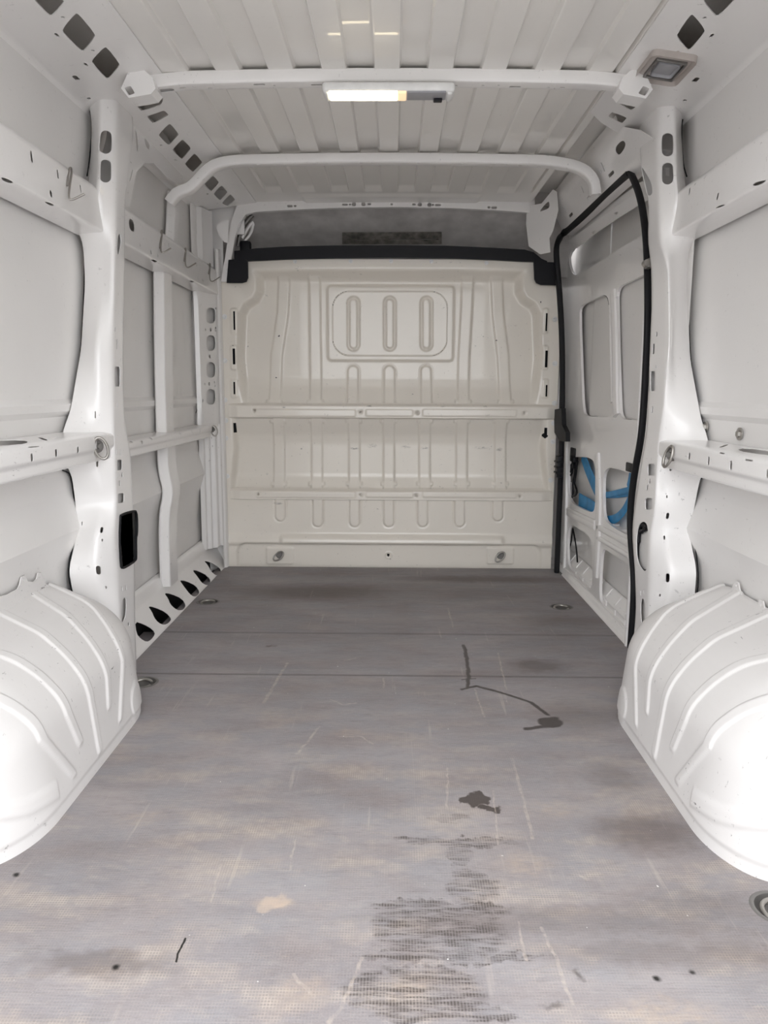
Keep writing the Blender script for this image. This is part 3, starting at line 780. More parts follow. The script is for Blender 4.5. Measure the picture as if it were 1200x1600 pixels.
stiffener('stiffener', wall_left, -1, [(-0.935, 3.22, 1.40), (-0.935, 3.20, 1.2), (-0.935, 3.18, 1.0), (-0.935, 3.17, 0.755)], 0.125, 0.035, 0)
stiffener('stiffener', wall_left, -1, [(-0.935, 3.18, 0.72), (-0.935, 3.17, 0.60), (-0.913, 3.17, 0.52), (-0.935, 3.15, 0.42), (-0.938, 3.15, 0.12)], 0.13, 0.035, 0)
stiffener('stiffener', wall_left, -1, [(-0.940, 3.45, 1.76), (-0.940, 3.42, 1.64), (-0.940, 3.38, 1.52)], 0.075, 0.03, 0)
# window-opening trim: dark joint line of the pressed panel in the front bay
def joint(parent, x, pts, r=0.0022):
    P = resample(smooth_line([ox(x, *p) for p in pts], 2), 0.02)
    return tube('panel_joint', P, r, BLACK, parent, 6)
for par, x, sets in ((wall_left, -0.9435, ([(0, 37), (60, 92), (120, 144), (135, 158), (142, 176), (144, 200), (140, 250), (136, 275)], [(0, 297), (60, 329), (108, 353), (122, 361), (129, 376), (132, 400), (132, 440), (129, 510), (126, 552), (117, 610), (107, 655), (103, 668)],
        [(98, 735), (108, 738), (113, 752), (117, 790), (119, 835), (112, 860), (106, 890), (110, 920), (122, 950)])),
        (wall_right, 0.9435, ([(1200, 35), (1140, 95), (1080, 158), (1068, 175), (1064, 205), (1067, 255), (1073, 276)], [(1200, 298), (1120, 338), (1096, 348), (1082, 362), (1075, 385), (1075, 440), (1077, 540), (1082, 590), (1092, 640), (1098, 660), (1099, 682)],
        [(1102, 742), (1092, 750), (1087, 770), (1081, 825), (1088, 865), (1092, 900), (1088, 940), (1078, 965)]))):
    for q in sets: joint(par, x, q)
for q in ([(197, 392), (230, 408), (248, 425), (251, 440), (252, 540), (250, 640), (252, 656)], [(268, 424), (296, 444), (316, 458), (319, 475), (315, 560), (312, 630), (306, 645)], [(285, 268), (276, 310), (266, 360)]): joint(wall_left, -0.942, q, 0.0016)
# front pillar of the left wall with four ovals
usA = [0.05, 0.35, 0.66, 0.76, 0.85, 1.0, 1.2, 1.36, 1.44]
stA = []
for z in usA:
    if z > 0.8: a = (-0.943, 3.86 + 0.0 * z, z)
    else: a = (-0.943, 3.90, z)
    stA.append([a, (-0.905, 3.885 if z > 0.8 else 3.91, z), (-0.880, 3.925, z), (-0.868, 3.945, z), (-0.868, 3.965, z), (-0.850, 3.985, z), (-0.850, 4.0, z)])
VSA = [0.0, 0.045, 0.095, 0.118, 0.136, 0.16, 0.175]
# flat upright plate that carries the ovals
fmA = lambda u, v: np.stack([np.interp(v, [0, 0.02, 0.17, 0.19], [-0.940, -0.918, -0.874, -0.866]), 3.765 + np.interp(v, [0, 0.02, 0.17, 0.19], [0.0, 0.006, 0.165, 0.185]) , u], 1)
domF = (0.74, 1.44, 0, 0.19)
hsA = []
for cy in (493, 536, 578, 620): hsA.append(hole(fmA, domF, ovalpx(329.5, cy, 15, 25), 2))
for p in [(329, 515, .012, .014), (321, 515, .007, .008), (337, 512, .006, .007), (337, 517, .006, .007), (328, 557, .012, .014), (327, 600, .012, .014), (320, 600, .007, .008), (335, 597, .006, .007), (336, 603, .006, .007), (317, 626, .01, .012), (338, 482, .008, .010)]:
    hsA.append(pslot(fmA, domF, *p))
sheet('front_pillar', fmA, rect(0.745, 1.435, 0.001, 0.189), hsA, lin(0.745, 1.435, 0.05), [0.001, 0.01, 0.02, 0.05, 0.09, 0.13, 0.17, 0.189], WHITE, wall_left)
# fluted channel running the full height next to the bulkhead, and the plain jamb below the lower rail
flute = [(-0.945, 3.80), (-0.925, 3.815), (-0.925, 3.835), (-0.905, 3.845), (-0.905, 3.868), (-0.882, 3.878), (-0.882, 3.925), (-0.868, 3.932), (-0.868, 3.955), (-0.858, 3.960), (-0.852, 3.995), (-0.870, 4.02)]
V = []; Fc = []
for z in np.linspace(0.125, 0.76, 12): V += [(x, y, z) for x, y in flute]
n = len(flute)
for i in range(11):
    for k in range(n - 1): Fc.append((i * n + k, i * n + k + 1, (i + 1) * n + k + 1, (i + 1) * n + k))
o = pymesh('front_jamb', V, Fc, WHITE, wall_left, 30, (0, 2.5, 1)); m = o.modifiers.new('edge', 'BEVEL'); m.width = 0.004; m.segments = 2; m.limit_method = 'ANGLE'
V = []; Fc = []
fl2 = flute[7:]
for z in np.r_[np.linspace(-0.02, 0.125, 4), np.linspace(0.76, 1.62, 12)]: V += [(x, y, z) for x, y in fl2]
n = len(fl2)
for i in [0, 1, 2] + list(range(4, 15)):
    for k in range(n - 1): Fc.append((i * n + k, i * n + k + 1, (i + 1) * n + k + 1, (i + 1) * n + k))
o = pymesh('front_jamb', V, Fc, WHITE, wall_left, 30, (0, 2.5, 1)); m = o.modifiers.new('edge', 'BEVEL'); m.width = 0.004; m.segments = 2; m.limit_method = 'ANGLE'
# upper front corner post above the upper rail, and the loose white flap hanging there
fl3 = [(-0.945, 3.78), (-0.935, 3.80), (-0.935, 3.86), (-0.915, 3.88), (-0.900, 3.95), (-0.885, 3.97)]
V = []; Fc = []
for z in np.linspace(1.50, 1.80, 6): V += [(x, y, z) for x, y in fl3]
n = len(fl3)
for i in range(5):
    for k in range(n - 1): Fc.append((i * n + k, i * n + k + 1, (i + 1) * n + k + 1, (i + 1) * n + k))
pymesh('corner_post', V, Fc, WHITE, wall_left, 30, (0, 2.5, 1))
fmFl = planey(3.90)
domFl = (-0.95, -0.7, 1.4, 1.9)
sheet('corner_flap', fmFl, [find(fmFl, domFl, *p) for p in [(349, 345), (357, 344), (356, 380), (350, 378), (342, 368), (338, 357), (341, 349)]], [], lin(-0.95, -0.7, 0.03), lin(1.4, 1.9, 0.03), WHITE, wall_left, (0, 2, 1.6), 0.003)
bm = bmesh.new()
add_box(bm, (0.125, 0.012, 2.0), Matrix.Translation((-0.9075, 4.02, 0.98)))
add_box(bm, (0.11, 0.012, 0.28), Matrix.Translation((-0.79, 4.02, 1.84)))
bmobj('front_return', bm, WHITE, wall_left)
# pale sheet added behind the ovals so they read lighter
fmA2 = lambda u, v: fmA(u, v) + np.array((-0.022, 0.022, 0))
sheet('added_pillar_backing', fmA2, rect(0.76, 1.42, 0.01, 0.18), [], lin(0.76, 1.42, 0.1), lin(0.01, 0.18, 0.03), SKINM, wall_left)
# sill with tear-shaped openings
SILL = [(-0.868, -0.014), (-0.870, 0.004), (-0.880, 0.018), (-0.932, 0.120), (-0.944, 0.165), (-0.960, 0.175)]
fmS, DS = extrude_map(SILL, 0.008)
domS = (2.4, 4.01, 0, DS[-1])
T = lambda pts: [(160 + x / 4, 640 + y / 4) for x, y in pts]
tears = [T(q) for q in ([(206, 1324), (260, 1342), (318, 1375), (330, 1402), (300, 1440), (275, 1450), (240, 1430), (215, 1400)],
    [(287, 1230), (330, 1237), (400, 1268), (432, 1305), (415, 1330), (385, 1345), (350, 1330), (325, 1300), (312, 1265)],
    [(388, 1148), (430, 1152), (500, 1182), (522, 1220), (505, 1248), (480, 1254), (450, 1240), (425, 1215), (412, 1180)],
    [(485, 1068), (520, 1071), (585, 1100), (608, 1138), (595, 1160), (572, 1168), (545, 1150), (520, 1118), (500, 1090)],
    [(563, 1003), (600, 1009), (660, 1040), (677, 1070), (665, 1092), (650, 1097), (620, 1080), (596, 1045)],
    [(635, 945), (680, 956), (730, 985), (742, 1012), (728, 1030), (708, 1035), (680, 1010), (660, 972)])]
sheet('sill', fmS, rect(2.40, 4.012, 0.001, DS[-1] - 0.001), [hole(fmS, domS, [tuple(np.mean(q, 0) + (np.array(p) - np.mean(q, 0)) * 1.04) for p in q], 1) for q in tears], lin(2.4, 4.012, 0.04), vgrid(DS, 0.02, 0.008), WHITE, wall_left)
pymesh('sill_dark_sheet', [(-0.96, 2.4, 0.16), (-0.96, 3.98, 0.16), (-0.95, 3.98, -0.028), (-0.95, 2.4, -0.028), (-0.90, 3.98, -0.028), (-0.90, 2.4, -0.028)], [(0, 1, 2, 3), (3, 2, 4, 5)], BLKPL, wall_left, 0)  # black sheet stands in for the darkness behind the openings

# ---------------------------------------------------------------- right: header over the sliding door
HDR = [(0.905, 1.690), (0.872, 1.694), (0.848, 1.716), (0.800, 1.815), (0.790, 1.850), (0.80, 1.90)]
fmH, DH = extrude_map(HDR, 0.010)
domH = (2.45, 4.0, 0, DH[-1])
hsH = [hole(fmH, domH, q, 2) for q in ([(961, 230), (972, 219), (977, 222), (977, 230), (968, 243), (962, 240)],)]
for p in [(942, 261, .007, .03), (955, 272, .045, .010), (921, 308, .045, .010), (892, 336, .045, .010), (910, 296, .007, .025), (883, 327, .007, .025), (850, 354, .022, .016), (930, 275, .007, .012), (939, 268, .007, .012), (875, 337, .006, .012), (865, 349, .01, .01)]:
    hsH.append(pslot(fmH, domH, *p))
sheet('door_header', fmH, np.array([(2.62, 0.001), (3.99, 0.001), (3.99, DH[-1] - 0.001), (2.92, DH[-1] - 0.001), (2.82, DH[-1] * 0.72), (2.69, DH[-1] * 0.5), (2.62, DH[-1] * 0.3)]), hsH, lin(2.52, 3.99, 0.06), vgrid(DH, 0.03, 0.010), WHITE, wall_right)
# front corner web with two openings, right
fmW = lambda u, v: np.stack([0.70 + u * 0.16, 3.93 - 0.25 * u + v * 0.02, 1.72 + v * 0.17], 1)
domW = (-0.3, 1.5, -0.8, 1.2)
sheet('corner_web', fmW, [find(fmW, domW, *p) for p in [(823, 322), (846, 318), (864, 296), (870, 300), (872, 328), (864, 360), (858, 372), (862, 405), (846, 407), (826, 385), (822, 350)]],
      [hole(fmW, domW, q, 1) for q in ([(841, 332), (852, 318), (858, 314), (859, 324), (852, 328)], [(861, 308), (864, 303), (871, 312), (872, 317), (867, 321)])], lin(-0.3, 1.5, 0.1), lin(-0.8, 1.2, 0.1), WHITE, wall_right, (0, 2, 1.5), 0.003)

# ---------------------------------------------------------------- wall_front: roof header ring and the cab beyond
def band(name, parent, y, outer, inner, mat, d=0.03):
    """closed flat band between two open outlines at depth y, folded back at its inner edge"""
    V = []; Fc = []
    for (a, c) in zip(outer, inner):
        A, C = oy(y, *a), oy(y, *c)
        V += [A, C, C + np.array((0, d, 0))]
    for i in range(len(outer) - 1):
        for k in range(2): Fc.append((3 * i + k, 3 * i + k + 1, 3 * i + k + 4, 3 * i + k + 3))
    o = pymesh(name, V, Fc, mat, parent, 40, (0, 0, 1))
    return solid(o, 0.003)
oy_out = [(345, 440), (352, 400), (357, 365), (363, 340), (375, 325), (395, 320), (450, 318), (520, 316.5), (608, 316), (700, 317), (770, 319), (835, 322)]
oy_in = [(356, 440), (362, 402), (367, 372), (373, 350), (384, 335), (400, 331), (452, 328), (520, 325), (608, 323.5), (700, 325), (770, 328), (836, 333)]
fmHd = planey(3.97)
domHd = (-1, 1, 1.2, 2.0)
outHd = [np.array((u, min(1.95, v + (0.05 if v > 1.80 else 0.0)))) for u, v in [find(fmHd, domHd, *p) for p in oy_out]] + [find(fmHd, domHd, *p) for p in oy_in[::-1]]
sheet('header_ring', fmHd, outHd, [pslot(fmHd, domHd, *p) for p in [(453, 322, .018, .009), (461, 322, .008, .008), (539, 319.7, .018, .008), (547, 319.5, .007, .007), (553, 319.3, .014, .014), (568, 319, .014, .014), (577, 319, .012, .007), (612, 319.3, .008, .008),
     (647, 319.6, .012, .007), (656, 319.7, .014, .014), (671, 320, .014, .014), (676.5, 320, .007, .007), (684.5, 320.5, .018, .008), (764, 324, .009, .009), (772, 324.5, .018, .009)]], lin(-0.9, 0.9, 0.06), lin(1.3, 1.9, 0.03), WHITE, wall_front, (0, 0, 1.0), 0.03)
fmCab = lambda u, v: np.stack([u, 4.06 + 0.45 * np.sin(np.clip(v, 0, 1) * 1.4) , 1.86 - 0.32 * v - 0.05 * np.abs(u) ** 3], 1)
domC = (-0.95, 0.95, 0, 1)
cab = sheet('cab_headliner', fmCab, rect(-0.95, 0.95, 0, 1), [], lin(-0.95, 0.95, 0.1), lin(0, 1, 0.06), LINER, wall_front, (0, 3, 1.6))
uv = [find(fmCab, domC, *p) for p in [(535, 364), (690, 363), (690, 381), (535, 381)]]
pc = fmCab(np.array([u[0] for u in uv]), np.array([u[1] for u in uv]))
pc = pc + np.array((0, -0.012, -0.004))
fmPl = lambda u, v: (pc[0] * ((1 - u) * (1 - v))[:, None] + pc[1] * (u * (1 - v))[:, None] + pc[2] * (u * v)[:, None] + pc[3] * ((1 - u) * v)[:, None])
sheet('slotted_plate', fmPl, rect(0, 1, 0, 1), [slot((0.72, 0.62), 0.5, 0.16), slot((0.2, 0.7), 0.2, 0.12)], lin(0, 1, 0.1), lin(0, 1, 0.1), PLATEM, wall_front, (0, 3, 1.6), 0.006)
bm = bmesh.new()  # closed boxes and plates added around the unseen cab to shut out sky light
add_box(bm, (1.95, 0.02, 1.9), Matrix.Translation((0, 4.75, 0.95)))
add_box(bm, (0.02, 0.75, 1.9), Matrix.Translation((-0.97, 4.40, 0.95)))
add_box(bm, (0.02, 0.65, 1.9), Matrix.Translation((1.02, 4.46, 0.95)))
add_box(bm, (1.95, 0.75, 0.02), Matrix.Translation((0, 4.40, -0.03)))
add_box(bm, (1.95, 0.02, 0.14), Matrix.Translation((0, 4.07, 1.915)))
add_box(bm, (0.16, 0.02, 0.50), Matrix.Translation((0.84, 4.13, 1.76)))
bmobj('cab_light_block', bm, LINER, wall_front)
# coiled belt and trim in the left corner of the gap
for k, pts in enumerate(([(372, 385), (376, 360), (386, 345), (395, 336)], [(378, 372), (390, 352), (396, 347)], [(381, 378), (392, 366), (396, 350)])):
    tube('corner_trim', resample(smooth_line([oy(4.06, *p) for p in pts], 2), 0.01), 0.011 - 0.002 * k, WHITE if k else DSTEEL, wall_front, 8)
bm = bmesh.new(); c = oy(4.05, 384, 388); add_box(bm, (0.055, 0.05, 0.07), Matrix.Translation(c), 0.012); bmobj('corner_buckle', bm, BLKPL, wall_front)

# ================================================================== BULKHEAD
def cream_marks():
    nt = CREAM.node_tree; b = nt.nodes['Principled BSDF']
    src = b.inputs['Base Color'].links[0].from_socket
    tc = nt.nodes.new('ShaderNodeTexCoord')
    out = None
    for px, py, rx, rz, st in ((553, 701, .030, .007, .8), (581, 697, .032, .014, .6), (634, 699, .032, .010, .55), (664, 700, .030, .008, .8), (752, 700, .045, .009, .6), (781, 703, .022, .012, .7), (436, 785, .03, .008, .7), (578, 634, .022, .005, .7), (691, 635, .018, .004, .8), (757, 635, .018, .004, .8), (446, 636, .012, .005, .8), (770, 590, .02, .02, .15)):
        c = oy(4.03, px, py)
        n = nt.nodes.new('ShaderNodeGroup'); n.node_tree = BLOB
        nt.links.new(tc.outputs['Object'], n.inputs['P'])
        n.inputs['C'].default_value = tuple(c); n.inputs['InvR'].default_value = (1 / rx, 0, 1 / rz); n.inputs['Strength'].default_value = st
        out = n.outputs[0] if out is None else math_n(nt, 'MAXIMUM', out, n.outputs[0])
    out = math_n(nt, 'MULTIPLY', out, ramp(nt, noise(nt, objvec(nt, (40, 10, 90)), 1.5, 4.0, 0.7), 0.42, 0.62))
    nt.links.new(mixc(nt, out, src, (0.16, 0.15, 0.14)), b.inputs['Base Color'])
cream_marks()
bulk = thing('bulkhead', 'cream pressed metal bulkhead partition with ribs and two crossbars closing the front', 'bulkhead', (0, FRONT, 0))
YB = 4.0
def bp(px, py):
    p = oy(YB, px, py); return np.array((p[0], p[2]))
PXM = YB / F * 1.012      # metres per photograph pixel on the bulkhead
def mirpx(pts): return [(1217 - x, y) for x, y in pts[::-1]]
def sdf(P, poly):
    poly = np.array(poly); d = polydist(P, poly); return np.where(inside(P, poly), -d, d)
recL = [(399, 424), (405, 432), (405, 455), (398, 468), (384, 477), (377, 490), (374, 560), (380, 610), (384, 636)]
rec1 = [bp(*p) for p in recL[::-1] + mirpx(recL)[::-1]]
rec1 = [bp(*p) for p in [(384, 640)] + recL[::-1] + [(500, 421), (608, 420), (716, 421)] + mirpx(recL)[::-1] + [(833, 640)]]
lowL = [(364, 650), (368, 700), (362, 768)]
rec2 = [bp(*p) for p in lowL[::-1] + mirpx(lowL)[::-1]]
rows = np.array([bp(608, y)[1] for y in (400, 422, 436, 560, 590, 606, 630, 652, 664, 680, 694, 745, 762, 785, 836, 843, 850, 856, 890)])
hts = np.array([0, 0, -1, -1, -0.95, -0.8, -0.25, -0.1, -0.35, -0.85, -1, -1, -0.6, 0, 0, 0.22, 0.30, -0.12, -0.12]) * 0.052
ribs_mid = [434.5, 494, 553, 607.5, 664, 722.5, 783.5]
ribs_up = [[(442, 425), (442, 440), (440, 488), (430, 555), (428, 640)], [(490, 425), (491, 520), (493, 640)], [(732, 425), (731, 470), (726, 560), (724, 640)], [(777, 425), (778, 440), (780, 490), (788, 555), (791, 640)]]
def capsule(P, a, c, r):
    ab = c - a; t = np.clip(((P - a) @ ab) / (ab @ ab), 0, 1)
    return np.linalg.norm(P - a - t[:, None] * ab, axis=1) - r
def rrect(P, p0, p1, r):
    c = (p0 + p1) / 2; h = np.abs(p1 - p0) / 2 - r
    q = np.abs(P - c) - h
    return np.linalg.norm(np.maximum(q, 0), axis=1) + np.minimum(q.max(1), 0) - r
def bump(sd, w): return sstep(0.5 - sd / w)
def ring(sd, w, s): return bump(np.abs(sd) - w / 2, s)
def bulk_h(P):
    z = P[:, 1]
    base = np.mean([np.interp(z + o, rows[::-1], hts[::-1]) for o in (-0.012, -0.006, 0, 0.006, 0.012)], 0)
    m = np.maximum(bump(sdf(P, rec1), 0.045), bump(sdf(P, rec2), 0.03))
    low = z < bp(608, 780)[1]
    h = np.where(low, np.maximum(base, 0), base * m)
    # ribs
    r = np.zeros(len(P))
    zt, zb = bp(608, 650)[1], bp(608, 772)[1]
    for x in ribs_mid:
        a, c = bp(x, 640), bp(x, 775)
        r = np.maximum(r, bump(capsule(P, a, c, 0.029), 0.010) * ((z < zt + 0.02) & (z > zb - 0.01)))
        for py in (658, 757):
            r = np.maximum(r, 0.8 * bump(rrect(P, bp(x - 12.5, py + 3), bp(x + 12.5, py - 3), 0.004), 0.008))
    for q in ribs_up:
        L = np.array([bp(*p) for p in q])
        r = np.maximum(r, bump(polydist(P, L, False) - 0.029, 0.010) * (z > zt) * sstep((bp(608, 428)[1] - z) / 0.02))
        x = q[-1][0]
        r = np.maximum(r, 0.8 * bump(rrect(P, bp(x - 12.5, 631), bp(x + 12.5, 625), 0.004), 0.008))
    h = h + 0.011 * r
    # blanked window
    fr = rrect(P, bp(511, 563), bp(711, 445), 0.022)
    h = h + 0.012 * bump(fr, 0.014)
    h = h - 0.004 * bump(rrect(P, bp(519, 555), bp(700.5, 454), 0.085), 0.006)
    for x in (551.5, 609, 667):
        s = capsule(P, bp(x, 471.5), bp(x, 537.5), 0.0255)
        h = h - 0.009 * ring(s, 0.012, 0.011)
        t = capsule(P, bp(x - 0.5, 579.5), bp(x - 0.5, 650), 0.0275)
        h = h + (0.008 * bump(t, 0.011) - 0.003 * ring(t - 0.004, 0.008, 0.008)) * (z > zt)
    # stub ribs under the lower bar
    for i, x in enumerate((438, 496.5, 554, 607.5, 660.5, 718, 777.5)):
        e = 806 if i in (0, 6) else 815
        t = capsule(P, bp(x, 770), bp(x, e), 0.026)
        h = h + (0.009 * bump(t, 0.010) - 0.003 * ring(t - 0.004, 0.008, 0.008)) * (z < bp(608, 776)[1])
    # foot: the recessed plinth with rounded shoulders and the ridge above it
    ridge = rrect(P, bp(440, 849), bp(786, 839), 0.012)
    h = h + 0.014 * bump(ridge, 0.03) * low
    foot = rrect(P, bp(372, 900), bp(846, 852), 0.05)
    h = np.where(low, h * (1 - bump(foot, 0.012)) - 0.012 * bump(foot, 0.016), h)
    for px in (437, 782):
        h = h + 0.006 * bump(rrect(P, bp(px - 21, 882), bp(px + 21, 856), 0.01), 0.008)
    h = h + 0.004 * ring(np.linalg.norm(P - bp(607, 868), axis=1) - 0.016, 0.006, 0.004)
    # embossed pads around the flange slots
    for px in (366, 852):
        for y0, y1 in ((482, 522), (540, 578), (592, 622)):
            h = h + 0.005 * bump(rrect(P, bp(px - 5, y1), bp(px + 5, y0), 0.012), 0.008)
    return h
x0, x1 = bp(350, 700)[0], bp(868, 700)[0]
z0, z1 = bp(608, 890)[1], bp(608, 405)[1]
flapL = np.array([bp(*p) for p in [(340, 400), (384, 400), (387, 407), (387, 432), (384, 438), (378, 440), (340, 440)]])
flapR = np.array([bp(*p) for p in [(880, 400), (834, 400), (834, 409), (835, 434), (838, 440), (845, 443), (880, 444)]])
bslots = []
for px, lst in ((366.5, ((487, 516), (545, 570), (597, 616), (661, 676))), (853, ((490, 517), (548, 574), (602, 619), (668, 684)))):
    for a, c in lst: bslots.append((bp(px, c), bp(px, a)))
holes_c = [(bp(607, 868), 0.0075), (bp(852, 681), 0.012)] + [(bp(*p), 0.0035) for p in ((434, 524), (430, 590), (777, 531), (364, 540), (845, 472))]
o = pymesh('slot_dark_sheet', [(-0.84, 4.075, 0.0), (0.84, 4.075, 0.0), (0.84, 4.075, 1.52), (-0.84, 4.075, 1.52)], [(0, 1, 2, 3)], BLKPL, bulk, 0)  # black sheet added behind the panel so its slots read dark
winrect = (bp(519, 555), bp(700.5, 454))
def drop_common(c):
    P = c[:, [0, 2]]
    d = inside(P, flapL) | inside(P, flapR)
    for a, e in bslots: d |= (np.abs(P[:, 0] - a[0]) < 0.0055) & (P[:, 1] > a[1]) & (P[:, 1] < e[1])
    for q, r in holes_c: d |= np.linalg.norm(P - q, axis=1) < r
    return d
def in_win(c): return rrect(c[:, [0, 2]], winrect[0], winrect[1], 0.085) < 0
AX, AZ = lin(x0, x1, 0.0042), lin(z0, z1, 0.0042)
bfn = lambda x, z: np.stack([x, YB - bulk_h(np.stack([x, z], 1)), z], 1)
heightmesh('panel', AX, AZ, bfn, CREAM, bulk, (0, 0, 0.9), lambda c: drop_common(c) | in_win(c), 60)
ax = lin(winrect[0][0] - 0.005, winrect[1][0] + 0.005, 0.0042); az = lin(winrect[0][1] - 0.005, winrect[1][1] + 0.005, 0.0042)
heightmesh('window_blank', ax, az, bfn, CREAM, bulk, (0, 0, 0.9), lambda c: ~in_win(c), 60)
def crossbar(pt, pb, xl, xr, pads, dots):
    zt, zb = bp(608, pt)[1], bp(608, pb)[1]
    xa, xb = bp(xl, pt)[0], bp(xr, pt)[0]
    def fn(x, z):
        t = (z - zb) / (zt - zb)
        e = np.minimum(sstep(t / 0.10), sstep((1 - t) / 0.22))
        en = np.minimum(sstep((x - xa) / 0.06), sstep((xb - x) / 0.06))
        h = 0.002 + 0.026 * e * (0.35 + 0.65 * en)
        P = np.stack([x, z], 1)
        for (u0, u1, v0, v1) in pads: h = h + 0.004 * bump(rrect(P, bp(u0, v1), bp(u1, v0), 0.008), 0.006)
        for (u, v) in dots: h = h - 0.004 * bump(np.linalg.norm(P - bp(u, v), axis=1) - 0.011, 0.006)
        return np.stack([x, YB - h + 0.004, z], 1)
    dd = lambda c: np.any([np.linalg.norm(c[:, [0, 2]] - bp(*p), axis=1) < 0.007 for p in dots], 0)
    heightmesh('crossbar', lin(xa, xb, 0.005), lin(zb, zt, 0.0028), fn, CREAM, bulk, (0, 0, 0.8), dd, 50)
crossbar(630, 655, 357, 872, [(402, 556, 640, 650), (572, 645, 640, 650), (660, 806, 640, 650)], [(563.5, 644), (652, 645), (399, 641), (818, 645)])
crossbar(764, 782, 360, 862, [(402, 556, 768, 776), (572, 645, 768, 776), (660, 806, 768, 776)], [(564.5, 772.5), (650, 773.5), (405, 771), (811, 775)])
def bolt(parent, p, nrm, r=0.012, mat=CREAM, name='bolt'):
    q = Vector(nrm).to_track_quat('Z', 'Y').to_matrix().to_4x4()
    M = Matrix.Translation(p) @ q
    bm = bmesh.new()
    add_cyl(bm, r, 0.003, M @ Matrix.Translation((0, 0, 0.0015)), 16)
    add_cyl(bm, r * 0.62, 0.008, M @ Matrix.Translation((0, 0, 0.005)), 6 if mat is STEEL else 14, r * 0.52)
    return bmobj(name, bm, mat, parent)
for p in [(351, 495), (351.5, 563.5), (351.5, 625), (353, 657), (353, 684.5), (355, 744), (867, 499), (867, 568), (866.5, 630), (865, 661), (864, 690), (860.5, 750)]:
    q = oy(YB - 0.001, *p); bolt(bulk, q, (0, -1, 0), 0.013, LPLAS)
for p in [(461, 408.5), (548, 408), (611, 408), (674, 408.5), (760, 411)]:
    q = oy(YB - 0.001, *p); bolt(bulk, q, (0, -1, 0), 0.010, LPLAS)
# right edge strip of the flange beside the seal comes with the panel; black gasket along the top
gask = thing('bulkhead_gasket', 'black strip with two square end flaps capping the cream bulkhead', 'gasket', (0, FRONT - 0.03, 1.6))
fmGk = planey(3.975); domGk = (-0.95, 0.95, 1.2, 1.9)
topk = [(366, 392), (376, 391), (400, 388), (450, 385), (520, 383.5), (608, 383), (700, 384), (770, 387), (820, 390), (834, 394), (846, 404), (855, 408)]
botk = [(855, 420), (834, 409), (815, 408.5), (770, 406), (700, 403.5), (608, 402.5), (520, 403.5), (450, 405), (410, 407), (386, 408), (366, 410)]
sheet('strip', fmGk, [find(fmGk, domGk, *p) for p in topk + botk], [], lin(-0.9, 0.9, 0.05), lin(1.4, 1.8, 0.03), BLKPL, gask, (0, 0, 1), 0.018)
fmGk2 = planey(3.962)
for q in ([(357, 406), (366, 405), (384, 405), (387, 409), (387.5, 434), (385, 440), (378, 442), (354, 442)], [(834, 408), (846, 409), (869, 410), (872, 446), (845, 445), (838, 442), (835, 436)]):
    P = np.array([find(fmGk2, domGk, *p) for p in q])
    sheet('end_flap', fmGk2, P, [], lin(-0.95, 0.95, 0.03), lin(1.4, 1.8, 0.03), BLKPL, gask, (0, 0, 1), 0.012)

# ================================================================== SLIDING DOOR
XD = 0.912
fmD = planex(XD); domD = (2.2, 4.4, -0.3, 2.0)
c1 = lambda pts: [(850 + x / 5.4545, 660 + y / 5.4545) for x, y in pts]
c2 = lambda pts: [(850 + x / 5.4545, 800 + y / 5.4545) for x, y in pts]
c3 = lambda pts: [(840 + x / 5.3333, 400 + y / 5.3333) for x, y in pts]
openTL = c1([(285, 292), (340, 296), (400, 305), (435, 350), (437, 560), (435, 735), (408, 772), (320, 735), (240, 690), (208, 620), (205, 440), (212, 310)])
openTR = c1([(505, 440), (545, 382), (640, 402), (700, 424), (800, 440), (800, 700), (795, 985), (690, 955), (545, 865), (508, 800), (503, 620)])
openBL = c2([(200, 215), (215, 125), (240, 108), (375, 195), (408, 246), (412, 400), (412, 560), (404, 672), (330, 610), (245, 520), (208, 455), (200, 380)])
openBR = c2([(480, 480), (490, 335), (520, 312), (735, 462), (790, 520), (795, 800), (795, 1085), (725, 1025), (580, 880), (482, 775), (472, 700), (474, 600)])
win1 = c3([(348, 500), (352, 440), (378, 402), (480, 355), (575, 310), (600, 420), (612, 800), (618, 1200), (635, 1345), (500, 1340), (405, 1335), (378, 1295), (365, 1000)])
win2 = c3([(658, 265), (760, 215), (900, 148), (960, 120), (960, 1375), (780, 1365), (690, 1358), (680, 1180), (668, 800), (660, 460)])
recs = [(888, 392), (940, 355), (996, 318), (1030, 300), (1034, 352), (1004, 366), (950, 400), (899, 434), (890, 420)]
dout = [find(fmD, domD, *p) for p in [(876, 375), (1000, 285), (1040, 262), (1045, 500), (1040, 760), (1030, 1060), (985, 1022), (884, 905), (878, 800), (879, 600)]]
hsD = [hole(fmD, domD, q, 2) for q in (openTL, openTR, openBL, openBR, win1, win2, recs)]
dpan = sheet('inner_panel', fmD, dout, hsD, lin(2.2, 4.4, 0.08), lin(0, 1.9, 0.08), WHITE, door, (0, 3, 0.9), 0.012)
heightmesh('outer_skin', lin(2.45, 4.35, 0.02), lin(-0.05, 1.97, 0.02), lambda y, z: np.stack([0.966 + 0.03 * sstep((z - 1.47) / 0.03) + 0.010 * sstep((y - 3.62) / 0.05) * (z > 0.6) - 0.034 * sstep((z - 0.66) / 0.04) * sstep((1.50 - z) / 0.04) - 0.02 * np.exp(-((z - 0.52) / 0.06) ** 2), y, z], 1), SKINM, door, (0, 3, 1), None, 30)
bm = bmesh.new()
for y, z0_, z1_ in ((4.36, -0.05, 1.9), (2.74, -0.05, 1.9)): add_box(bm, (0.10, 0.01, 1.95), Matrix.Translation((0.93, y, 0.92)))
add_box(bm, (0.10, 1.95, 0.01), Matrix.Translation((0.94, 3.4, -0.05)))
